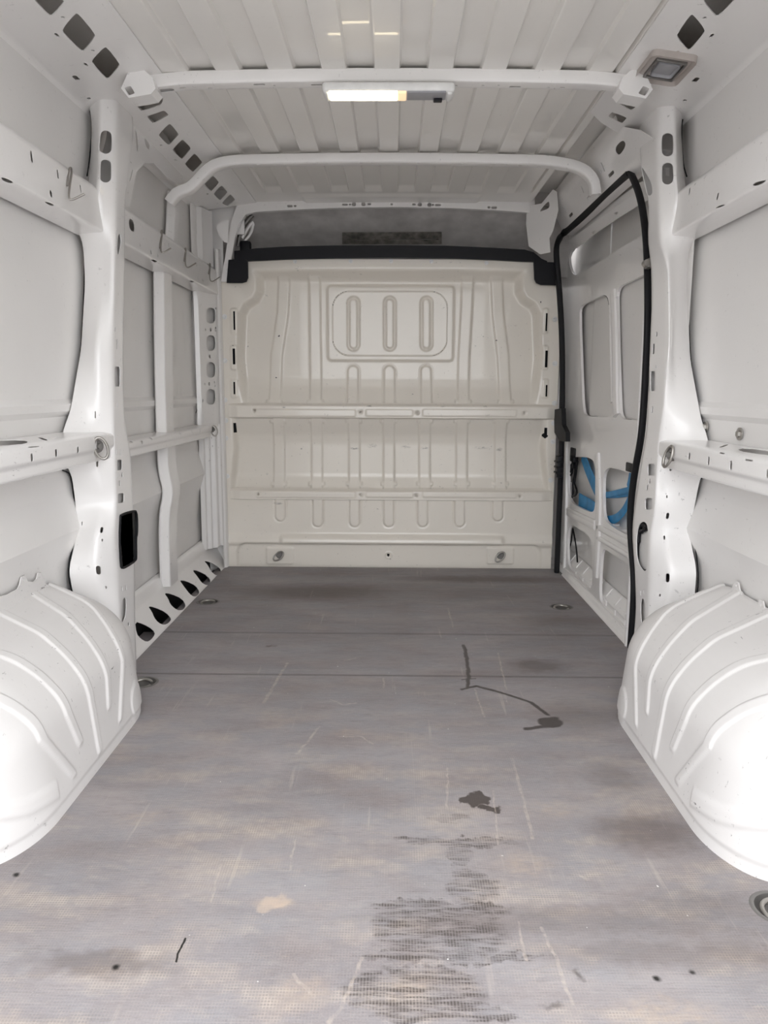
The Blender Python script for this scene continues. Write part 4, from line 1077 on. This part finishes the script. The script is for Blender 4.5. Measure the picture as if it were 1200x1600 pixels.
bmobj('edge_return', bm, WHITE, door)
for q in (win1[:7], win1[-4:] + win1[:1], win2[:3], win2[-5:]): joint(door, XD + 0.008, q, 0.0018)
# pressed stile between the two panes of the door, raised ribs of the lower frame
stileP = [ox(XD - 0.004, *p) for p in c3([(632, 300), (638, 420), (648, 700), (652, 1000), (652, 1180), (660, 1330)])]
tube('stile_rib', resample(stileP, 0.05), 0, WHITE, door, 10, (0.030, 0.010), (1, 0, 0))
tube('stile_rib', resample([ox(XD - 0.002, *p) for p in c3([(604, 410), (612, 800), (622, 1220)])], 0.05), 0, WHITE, door, 10, (0.014, 0.006), (1, 0, 0))
for pts, w in ((c1([(458, 270), (470, 640), (462, 1000), (440, 1309)]), 0.030), (c1([(190, 170), (190, 640), (180, 1000), (168, 1280)]), 0.022), (c1([(205, 770), (440, 890)]), 0.016), (c1([(205, 740), (440, 850)]), 0.010), (c1([(465, 890), (735, 1040)]), 0.014), (c2([(465, 220), (735, 380)]), 0.010),
               ([(888, 902), (935, 955), (984, 1012)], 0.012)):
    tube('frame_rib', resample([ox(XD - 0.003, *p) for p in pts], 0.05), 0, WHITE, door, 10, (w, 0.009), (1, 0, 0))
# inner ledges seen through the openings
def ledge(z, ya, yb, d=0.05):
    bm = bmesh.new()
    add_box(bm, (d, abs(yb - ya), 0.006), Matrix.Translation((XD + d / 2 + 0.004, (ya + yb) / 2, z)), 0.002, 1)
    k = max(2, int(abs(yb - ya) / 0.13))
    for i in range(k):
        y = ya + (yb - ya) * (i + 0.5) / k
        add_box(bm, (d * 0.8, 0.012, 0.010), Matrix.Translation((XD + d / 2 + 0.004, y, z + 0.007)), 0.003, 1)
    bmobj('ledge', bm, WHITE, door)
LEDGE = [(0.9245, -0.035), (0.925, 0.055), (0.930, 0.064), (0.958, 0.100), (0.964, 0.104)]
fmLe, DLe = extrude_map(LEDGE, 0.003)
sheet('ledge', fmLe, rect(2.70, 4.05, 0.001, DLe[-1] - 0.001), [], lin(2.7, 4.05, 0.05), vgrid(DLe, 0.02, 0.003), WHITE, door, (0, 3, 0.9), 0.002)
for y in np.arange(2.76, 4.0, 0.135):
    bm = bmesh.new(); add_box(bm, (0.006, 0.016, 0.080), Matrix.Translation((0.9235, y, 0.015)), 0.002, 1)
    add_box(bm, (0.046, 0.014, 0.006), Matrix.Translation((0.9435, y + 0.03, 0.0835)) @ Matrix.Rotation(math.radians(-52), 4, 'Y'), 0.002, 1); bmobj('ledge_rib', bm, WHITE, door)
ledge(0.375, 2.55, 3.22)
# track cover along the upper recess with two notches
tr = []
fmT = lambda u, v: np.stack([0.905 - 0.02 * v, u, 1.60 + 0.075 * v], 1)
domT = (2.4, 4.1, -0.5, 1.6)
outT = [find(fmT, domT, *p) for p in [(888, 376), (1020, 282), (1030, 302), (996, 322), (962, 343), (928, 366), (900, 388)]]
sheet('track_cover', fmT, outT, [hole(fmT, domT, q, 1) for q in ([(958, 333), (966, 330), (966, 333), (962, 336)], [(923, 363), (930, 360), (930, 363), (926, 366)])], lin(2.4, 4.1, 0.05), lin(-0.5, 1.6, 0.2), WHITE, door, (0, 3, 1.2), 0.006)
bm = bmesh.new(); c = ox(XD - 0.002, *c1([(732, 385)])[0]); add_box(bm, (0.008, 0.085, 0.034), Matrix.Translation(c), 0.003); bmobj('black_insert', bm, BLKPL, door)
# rocker below the door, floor edge
ROCK = [(0.884, -0.012), (0.884, 0.004), (0.897, 0.012), (0.905, 0.030), (0.935, 0.034), (0.96, 0.034)]
fmK2, DK = extrude_map(ROCK, 0.004)
sheet('rocker', fmK2, rect(2.5, 4.0, 0.001, DK[-1] - 0.001), [], lin(2.5, 4.0, 0.1), vgrid(DK, 0.02, 0.004), WHITE, wall_right)

# things in and around the door
seal = thing('door_seal', 'black rubber weatherstrip around the sliding door opening on the right', 'door seal', tuple(ox(0.87, 868, 895)))
ptsS = [(0.880, 869.5, 900), (0.880, 873.5, 800), (0.878, 877.5, 700), (0.876, 879, 600), (0.872, 878, 520), (0.868, 873, 440), (0.866, 869, 400), (0.866, 869.5, 380), (0.864, 880, 364), (0.864, 905, 343), (0.864, 940, 308), (0.864, 968, 282), (0.864, 984, 268)]
P1 = resample(smooth_line([oy(3.90, u, v) if v > 375 else ox(x, u, v) for x, u, v in ptsS], 3), 0.02)
tube('front_run', P1, 0, BLACK, seal, 12, (0.017, 0.013), (1, 0, 0))
ptsS2 = [(0.864, 984, 268), (0.862, 990, 280), (0.860, 998, 300), (0.858, 1005, 330), (0.856, 1010, 375), (0.855, 1012, 430), (0.855, 1012.5, 500), (0.855, 1009, 580), (0.855, 1005, 650), (0.855, 1001, 690), (0.855, 991, 740), (0.855, 985, 790), (0.857, 984.5, 830), (0.858, 988, 870), (0.858, 991, 910), (0.858, 989, 960), (0.860, 985, 1012)]
P2 = resample(smooth_line([ox(x, u, v) for x, u, v in ptsS2], 3), 0.02)
tube('rear_run', P2, 0, BLACK, seal, 12, (0.010, 0.011), (1, 0, 0))
bm = bmesh.new()
P = [ox(0.868, *p) for p in [(872, 640), (884, 638), (885, 664), (891, 676), (891, 690), (881, 689), (873, 676)]]
vs = [bm.verts.new(p) for p in P]; f = bm.faces.new(vs)
r = bmesh.ops.extrude_face_region(bm, geom=[f]); bmesh.ops.translate(bm, vec=(-0.022, 0, 0), verts=[v for v in r['geom'] if isinstance(v, bmesh.types.BMVert)])
bmobj('wedge', bm, BLACK, seal)
gb = thing('guide_block', 'black ribbed plastic guide block clipped onto the front door seal', 'guide block', tuple(ox(0.85, 874, 745)))
c = ox(0.852, 873.5, 729)
bm = bmesh.new(); add_box(bm, (0.030, 0.055, 0.108), Matrix.Translation(c), 0.006); bmobj('block', bm, BLKPL, gb)
bm = bmesh.new()
for k in range(3): add_box(bm, (0.036, 0.060, 0.010), Matrix.Translation(c + np.array((-0.003, -0.003, 0.025 - 0.027 * k))), 0.003)
bmobj('clip_rib', bm, BLACK, gb)
ck = thing('door_bracket', 'small zinc roller bracket beside the seal high on the right pillar', 'bracket', tuple(ox(0.85, 1013, 416)))
c = ox(0.848, 1014, 412)
bm = bmesh.new(); add_box(bm, (0.02, 0.05, 0.03), Matrix.Translation(c), 0.005); bmobj('plate', bm, DSTEEL, ck)
bm = bmesh.new(); add_cyl(bm, 0.011, 0.03, Matrix.Translation(c + np.array((-0.012, -0.01, 0))) @ Matrix.Rotation(math.pi / 2, 4, 'X'), 14); bmobj('roller', bm, STEEL, ck)
lc = thing('door_catch', 'small steel roller catch at the foot of the front door seal', 'catch', tuple(oz(0.0, 876, 905)))
c = ox(0.886, 876, 902)
bm = bmesh.new(); add_box(bm, (0.014, 0.05, 0.05), Matrix.Translation(c), 0.004); bmobj('plate', bm, DSTEEL, lc)
bm = bmesh.new(); add_cyl(bm, 0.011, 0.02, Matrix.Translation(c + np.array((-0.012, -0.012, -0.005))) @ Matrix.Rotation(math.pi / 2, 4, 'Y'), 12); bmobj('roller', bm, STEEL, lc)
# blue webbing behind the door frame
bs = thing('blue_strap', 'bright blue webbing strap looped inside the lower sliding door', 'strap', tuple(ox(0.94, 965, 815)))
def strap(pts, x, w, tw=0.003):
    P = resample(smooth_line([ox(x + (p[2] if len(p) > 2 else 0), p[0], p[1]) for p in pts], 2), 0.02)
    return tube('webbing', P, 0, BLUE, bs, 10, (w, tw), (1, 0, 0))
cc = lambda pts: [(850 + x / 5.4545, 660 + y / 5.4545) for x, y in pts]
strap(cc([(330, 280), (360, 370), (400, 470), (440, 560), (480, 620)]), 0.935, 0.036)
strap(cc([(300, 670), (360, 705), (420, 745), (460, 770)]), 0.935, 0.040)
strap(cc([(762, 335), (752, 430), (738, 520), (725, 570)]), 0.930, 0.034)
strap(cc([(505, 620), (580, 610), (660, 590), (790, 560)]), 0.926, 0.0125)
strap(cc([(530, 625), (620, 622), (700, 612), (790, 596)]), 0.932, 0.011)
strap(cc([(755, 590), (715, 690), (670, 770), (610, 825), (540, 838), (500, 830)]), 0.937, 0.020)
hn = thing('door_harness', 'black wiring harness and connector inside the sliding door frame', 'wiring', tuple(ox(0.92, 896, 780)))
c = ox(0.916, *cc([(258, 260)])[0])
bm = bmesh.new(); add_box(bm, (0.02, 0.10, 0.05), Matrix.Translation(c), 0.005); add_box(bm, (0.025, 0.07, 0.03), Matrix.Translation(c + np.array((0.0, 0.0, -0.03))), 0.004); bmobj('connector', bm, BLKPL, hn)
for pts in ([(245, 290), (255, 380), (230, 450), (205, 480)], [(285, 330), (275, 430), (258, 520), (285, 590), (265, 630), (240, 625)], [(265, 320), (268, 420), (245, 510), (250, 600), (235, 660)], [(225, 300), (235, 400), (215, 470)]):
    tube('cable', resample(smooth_line([ox(0.925, *p) for p in cc(pts)], 2), 0.012), 0.005, BLKPL, hn, 6)
bm = bmesh.new(); c = ox(0.93, *cc([(232, 560)])[0]); add_box(bm, (0.016, 0.10, 0.07), Matrix.Translation(c), 0.01); bmobj('wrapped_plug', bm, GPLAS, hn)
cb = thing('window_cable', 'thin black cable hanging in the lower left opening of the sliding door', 'cable', tuple(ox(0.93, 893, 880)))
c5 = lambda pts: [(850 + x / 5.4545, 800 + y / 5.4545) for x, y in pts]
for pts in ([(245, 140), (265, 240), (278, 330), (285, 430)], [(245, 140), (232, 250), (210, 350), (205, 390)]):
    tube('wire', resample([ox(0.935, *p) for p in c5(pts)], 0.02), 0.004 if pts[1][0] > 250 else 0.003, BLKPL, cb, 6)
lp = thing('cable_loop', 'black cable looped through the slot of the right rear pillar', 'cable', tuple(ox(0.83, 1005, 892)))
loop1 = [(1000, 818), (1004, 816), (1011, 821), (1012, 826), (1006, 829), (1000, 829), (998, 840), (996, 850), (995, 868), (996, 880), (1001, 889), (1008, 894), (1011, 892)]
tube('cable', resample(smooth_line([ox(0.838, *p) for p in loop1], 3), 0.006), 0.0065, BLKPL, lp, 8)
tube('cable', resample(smooth_line([ox(0.836, *p) for p in [(998, 848), (998, 835), (1001, 822), (1006, 818), (1009, 824), (1003, 832)]], 3), 0.006), 0.005, BLKPL, lp, 8)

# ================================================================== WHEEL ARCHES
def wheel_arch(s, xin, label):
    root = thing('wheel_arch', label, 'wheel arch', (s * 0.82, 1.76, 0))
    ya, yb, h = 1.345, 2.235, 0.315
    xo = 0.912
    lo = np.array((xin, ya, -0.02)); hi = np.array((xo, yb, h))
    rad = np.array((0.115, 0.20, 0.13))
    N = 90
    def faces():
        t = np.linspace(0, 1, N); tx = np.linspace(0, 1, 50); tz = np.linspace(0, 1, 60)
        ty = np.linspace(0, 1, 300)
        yield [np.stack([np.full(a.size, lo[0]), a.ravel(), c.ravel()], 1) for a, c in [np.meshgrid(lo[1] + ty * (hi[1] - lo[1]), lo[2] + tz * (hi[2] - lo[2]))]][0], 300, 60
        yield [np.stack([c.ravel(), a.ravel(), np.full(a.size, hi[2])], 1) for a, c in [np.meshgrid(lo[1] + ty * (hi[1] - lo[1]), lo[0] + tx * (hi[0] - lo[0]))]][0], 300, 50
        for yy in (lo[1], hi[1]):
            yield [np.stack([a.ravel(), np.full(a.size, yy), c.ravel()], 1) for a, c in [np.meshgrid(lo[0] + tx * (hi[0] - lo[0]), lo[2] + tz * (hi[2] - lo[2]))]][0], 50, 60
    ilo = np.array((lo[0] + rad[0], lo[1] + rad[1], -9)); ihi = np.array((9, hi[1] - rad[1], hi[2] - rad[2]))
    V = []; Fc = []
    yc = 1.76
    for P, w, hh in faces():
        q = np.clip(P, ilo, ihi)
        d = (P - q) / rad
        n = np.linalg.norm(d, axis=1)
        n[n == 0] = 1
        S_ = q + rad * d / n[:, None]
        N_ = d / n[:, None] / rad; N_ /= np.linalg.norm(N_, axis=1)[:, None]
        # arc length-like coordinate down the side: t<0 on the top, >0 on the face
        z = S_[:, 2]; x = S_[:, 0]; y = S_[:, 1]
        t = np.where(z > h - 0.12, (xin + 0.12 - x), 0.12 + (h - 0.12 - z))
        # fan of ribs: straight across the top, splayed down the side
        disp = np.zeros(len(P))
        for (ya_, yb_, yc_, tend, wd) in ((1.36, 1.475, 1.665, 0.26, 0.031), (1.565, 1.63, 1.725, 0.21, 0.033), (1.815, 1.782, 1.782, 0.275, 0.031), (2.00, 1.922, 1.845, 0.20, 0.030), (2.11, 2.06, 1.905, 0.26, 0.027)):
            yy = np.interp(t, [-0.12, 0.05, 0.30], [ya_, yb_, yc_])
            wl = wd / 2 * np.interp(t, [0.0, tend - 0.01, tend + 0.02], [1.0, 0.85, 0.3])
            sd = np.maximum(np.abs(y - yy) - wl, t - tend)
            disp += 0.0050 * sstep(0.5 - sd / 0.008) * sstep((0.28 + t) / 0.06)
        sd = np.sqrt(((y - 2.075) / 0.055) ** 2 + ((z - 0.055) / 0.05) ** 2) - 1
        disp += 0.004 * sstep(0.5 - sd / 0.16)
        # low swage round the rear corner
        sd = np.maximum(np.abs(z - np.interp(y, [1.35, 1.45, 1.56], [0.12, 0.085, 0.065])) - 0.018, y - 1.55)
        disp += 0.0045 * sstep(0.5 - sd / 0.012)
        disp -= 0.004 * sstep(0.5 - (z - 0.028) / 0.008)
        S_ = S_ + N_ * disp[:, None]
        S_[:, 2] += 0.080 * np.clip((S_[:, 0] - xin - 0.02) / 0.20, 0, 1.1) * np.clip(S_[:, 2] / h, 0, 1)
        S_[:, 0] += 0.035 * np.clip(S_[:, 2] / h, 0, 1)
        base = len(V)
        V += [(s * p[0], p[1], p[2]) for p in S_]
        for j in range(hh - 1):
            for i in range(w - 1):
                k = base + j * w + i
                Fc.append((k, k + 1, k + 1 + w, k + w))
    bm = bmesh.new()
    me = bpy.data.meshes.new('tmp'); me.from_pydata(V, [], Fc); bm.from_mesh(me)
    bmesh.ops.remove_doubles(bm, verts=bm.verts[:], dist=0.0008)
    bmobj('shell', bm, ARCHM, root, 60)
    # scalloped top flange against the wall with two upright tabs
    fmE = lambda u, v: np.stack([np.full_like(u, s * 0.938), u, v], 1)
    if s < 0: top = [(1.30, 0.42), (1.60, 0.428), (1.797, 0.430), (1.844, 0.424), (1.895, 0.424), (1.908, 0.432), (1.920, 0.450), (1.940, 0.450), (1.952, 0.430), (1.985, 0.421), (2.002, 0.424), (2.012, 0.438), (2.030, 0.436), (2.045, 0.406), (2.081, 0.376), (2.118, 0.346), (2.16, 0.25)]
    else: top = [(1.30, 0.39), (1.60, 0.398), (1.811, 0.398), (1.846, 0.399), (1.857, 0.418), (1.876, 0.418), (1.890, 0.398), (1.961, 0.400), (1.985, 0.410), (1.998, 0.430), (2.018, 0.430), (2.032, 0.408), (2.074, 0.384), (2.12, 0.340), (2.16, 0.25)]
    out = top + [(2.13, 0.05), (1.30, 0.05)]
    sheet("flange", fmE, out, [slot((1.930, 0.440), 0.007, 0.010), slot((2.020, 0.428), 0.007, 0.010)] if s < 0 else [slot((1.866, 0.408), 0.007, 0.010), slot((2.008, 0.420), 0.007, 0.010)], lin(1.3, 2.2, 0.05), lin(0.0, 0.5, 0.05), ARCHM, root, (0, 1.7, 1), 0.003)
    return root
wheel_arch(-1, 0.700, 'scuffed white wheel arch box on the floor along the left wall')
wheel_arch(1, 0.662, 'scuffed white wheel arch box on the floor along the right wall')

# ================================================================== LAMP
lamp = thing('ceiling_lamp', 'white oblong interior lamp lit warm yellow under the first roof bow', 'lamp', (0, 2.44, 1.80))
yl = 2.365
def lx(px, py): p = oy(yl, px, py); return p
A_, B_ = lx(503, 127), lx(711, 141)
xc, zc = (A_[0] + B_[0]) / 2, (A_[2] + B_[2]) / 2
bm = bmesh.new(); add_box(bm, (B_[0] - A_[0], 0.078, A_[2] - B_[2] + 0.004), Matrix.Translation((xc, yl + 0.036, zc - 0.002)), 0.010, 4)
zl = lx(600, 145.5)[2]
for xa, xb in ((A_[0] + 0.006, lx(513, 140)[0] - 0.001), (lx(698, 140)[0] + 0.001, B_[0] - 0.006)): add_box(bm, (xb - xa, 0.064, B_[2] - zl + 0.004), Matrix.Translation(((xa + xb) / 2, yl + 0.034, (zl + B_[2]) / 2)), 0.006, 3)
bmobj('housing', bm, LPLAS, lamp, 50)
def lens(name, pa, pb, mat, drop=0.0):
    xa, xb = lx(pa, 140)[0], lx(pb, 140)[0]
    bm = bmesh.new(); add_box(bm, (xb - xa, 0.060, B_[2] - zl + 0.002 + drop), Matrix.Translation(((xa + xb) / 2, yl + 0.030, (zl + B_[2] - drop) / 2)), 0.003, 3); return bmobj(name, bm, mat, lamp, 50)
lens('lit_lens', 513.5, 621, LENS); lens('lens_end', 621.3, 635, LENS2); lens('switch_panel', 636, 697.5, GPLAS, -0.002)
p = oy(yl + 0.05, 684, 155); bm = bmesh.new(); add_box(bm, (0.025, 0.02, 0.008), Matrix.Translation((p[0], yl + 0.05, zl - 0.002)), 0.002); bmobj('rocker_switch', bm, BLKPL, lamp)

# ================================================================== TIE-DOWN RINGS
def floor_ring(p, label):
    r = thing('tie_down_ring', label, 'tie-down ring', tuple(p), 'tie-down rings in the floor')
    bm = bmesh.new()
    prof = [(0.0, -0.022), (0.030, -0.020), (0.041, -0.010), (0.0435, 0.0005), (0.050, 0.0012), (0.052, 0.0002)]
    n = 28
    rows_ = []
    for rr, z in prof:
        rows_.append([bm.verts.new((p[0] + rr * math.cos(2 * math.pi * k / n), p[1] + rr * math.sin(2 * math.pi * k / n), z)) for k in range(n)] if rr else [bm.verts.new((p[0], p[1], z))])
    for a, c in zip(rows_[:-1], rows_[1:]):
        for k in range(n):
            if len(a) == 1: bm.faces.new((a[0], c[k], c[(k + 1) % n]))
            else: bm.faces.new((a[k], c[k], c[(k + 1) % n], a[(k + 1) % n]))
    bmobj('cup', bm, DSTEEL, r, 40)
    pts = [(p[0] + 0.030 * math.cos(a), p[1] + 0.028 * math.sin(a), -0.006 + 0.004 * math.sin(a)) for a in np.linspace(0.3, 2 * math.pi - 0.3, 26)]
    tube('ring', pts, 0.005, STEEL, r, 8)
for p, l in zip(ring_pos, ('recessed steel ring in the floor near the left front corner, beside the slotted sill', 'recessed steel ring in the floor beside the right sliding door',
                           'recessed steel ring at the right edge of the floor, behind the right wheel arch', 'recessed steel ring half hidden beyond the left wheel arch')):
    floor_ring(p, l)
def wall_ring(M, label, parts=2, sc=1.0):
    base = M.to_translation()
    r = thing('lashing_ring', label, 'lashing ring', tuple(base), 'lashing rings on the walls')
    bm = bmesh.new(); add_cyl(bm, 0.020 * sc, 0.006, M @ Matrix.Translation((0, 0, 0.004)), 18, 0.016 * sc); add_cyl(bm, 0.008 * sc, 0.016, M @ Matrix.Translation((0, 0, 0.010)), 12); bmobj('mount', bm, DSTEEL, r)
    T = [M @ Vector((0.021 * sc * math.cos(a) * 0.75, 0.032 * sc * math.sin(a) - 0.006, 0.016 + 0.008 * math.cos(a))) for a in np.linspace(0, 2 * math.pi, 28)]
    tube('ring', T, 0.0042 * sc, STEEL, r, 8)
def aim(p, n, twist=0.0): return Matrix.Translation(Vector(p)) @ Vector(n).to_track_quat('Z', 'Y').to_matrix().to_4x4() @ Matrix.Rotation(twist, 4, 'Z')
wall_ring(aim(ox(-0.832, 152, 697), (0.8, -0.6, 0), 0.3), 'steel lashing ring where the left lower rail meets the left pillar')
wall_ring(aim(ox(0.832, 1050, 710), (-0.8, -0.6, 0), -0.35), 'steel lashing ring where the right lower rail meets the right pillar')
wall_ring(aim(oy(YB + 0.005, 437, 867), (0, -1, 0), -0.9), 'steel lashing ring at the bottom left of the cream bulkhead')
wall_ring(aim(oy(YB + 0.005, 782, 868), (0, -1, 0), -0.7), 'steel lashing ring at the bottom right of the cream bulkhead')
wall_ring(aim(ox(-0.868, 331, 671), (0.8, -0.6, 0), 0.2), 'small dark lashing ring at the front end of the left lower rail', 2, 0.8)

# ================================================================== WIRE HOOKS on the upper left rail
def wire_hook(pts, xs, label):
    P = [ox(x, *p) for p, x in zip(pts, xs)]
    r = thing('wire_hook', label, 'hook', tuple(P[0]), 'wire hooks on the upper left rail')
    tube('wire', resample(smooth_line(P, 2), 0.006), 0.003, STEEL, r, 8)
    bm = bmesh.new(); add_box(bm, (0.006, 0.02, 0.03), Matrix.Translation((P[1][0] - 0.006, P[1][1], P[1][2] - 0.01)), 0.002); bmobj('clip', bm, STEEL, r)
wire_hook([(105, 290), (107, 266), (110, 261), (113, 264), (109, 290), (107, 308), (110, 314), (132, 303)], [-0.858, -0.868, -0.872, -0.868, -0.855, -0.845, -0.84, -0.81], 'bent wire hook on the upper left rail behind the left pillar')
wire_hook([(250, 388), (251, 366), (252, 359), (254, 362), (251, 385), (252, 397), (267, 388)], [-0.862, -0.870, -0.876, -0.872, -0.858, -0.85, -0.82], 'first bent wire hook past the left pillar, over the stiffener')
wire_hook([(288, 408), (289, 390), (290, 387), (291, 390), (289, 410), (292, 420), (306, 411)], [-0.862, -0.870, -0.876, -0.872, -0.858, -0.85, -0.82], 'middle bent wire hook of the three past the left pillar')
wire_hook([(326, 428), (327, 414), (328, 411), (329, 414), (327, 432), (330, 442), (343, 433)], [-0.864, -0.870, -0.876, -0.872, -0.858, -0.85, -0.83], 'farthest bent wire hook of the upper left rail, next to the bulkhead')

# ================================================================== small fittings
pcv = thing('pillar_cover', 'black plastic plate set low in the left pillar', 'cover', tuple(ox(-0.83, 200, 888)))
fmC = planex(-0.828); domCv = (2.2, 2.7, 0.2, 0.7)
q = [(187, 806), (195, 802), (208, 798.5), (212, 799), (213.5, 815), (213, 836), (211.5, 840), (212, 870), (211, 876), (197, 885), (190, 888), (187.5, 884), (185.5, 840)]
sheet('plate', fmC, [find(fmC, domCv, *p) for p in q], [], lin(2.2, 2.7, 0.03), lin(0.2, 0.7, 0.03), BLKPL, pcv, (0, 2.4, 0.6), 0.012)
rim = [find(fmC, domCv, *p) for p in q]
tube('rim', smooth_line([(-0.826, u, v) for u, v in rim] + [(-0.826, *rim[0])], 1), 0.004, BLACK, pcv, 6)
vn = thing('vent_cover', 'square grey plastic cover clipped into the right roof rail', 'cover', tuple(ox(0.8, 1040, 102)))
M = frame(fmRR, find(fmRR, domA, 1040, 102), (0, 2.2, 0.5))
bm = bmesh.new(); add_box(bm, (0.175, 0.125, 0.010), M @ Matrix.Translation((0, 0, 0.004)), 0.018, 3)
bmobj('flange', bm, VENTM, vn)
bm = bmesh.new()
for sx, sy, w_, h_ in ((0, 0.040, 0.115, 0.006), (0, -0.040, 0.115, 0.006), (0.056, 0, 0.006, 0.085), (-0.056, 0, 0.006, 0.085)): add_box(bm, (w_, h_, 0.010), M @ Matrix.Translation((sx, sy, 0.012)), 0.002)
bmobj('frame', bm, DSTEEL, vn)
bm = bmesh.new(); add_box(bm, (0.085, 0.062, 0.004), M @ Matrix.Translation((-0.006, 0, 0.0105)), 0.010, 3); bmobj('grille', bm, GPLAS, vn)
for p, l in (((1103, 667), 'steel bolt head above the right lower rail, nearer the right pillar'), ((1156, 678), 'steel bolt head above the right lower rail, nearer the rear')):
    t = thing('bolt', l, 'bolt', tuple(ox(0.948, *p)), 'bolts above the right lower rail')
    q_ = ox(0.945, *p); bolt(t, q_, (-1, 0, 0), 0.017, STEEL, 'head')
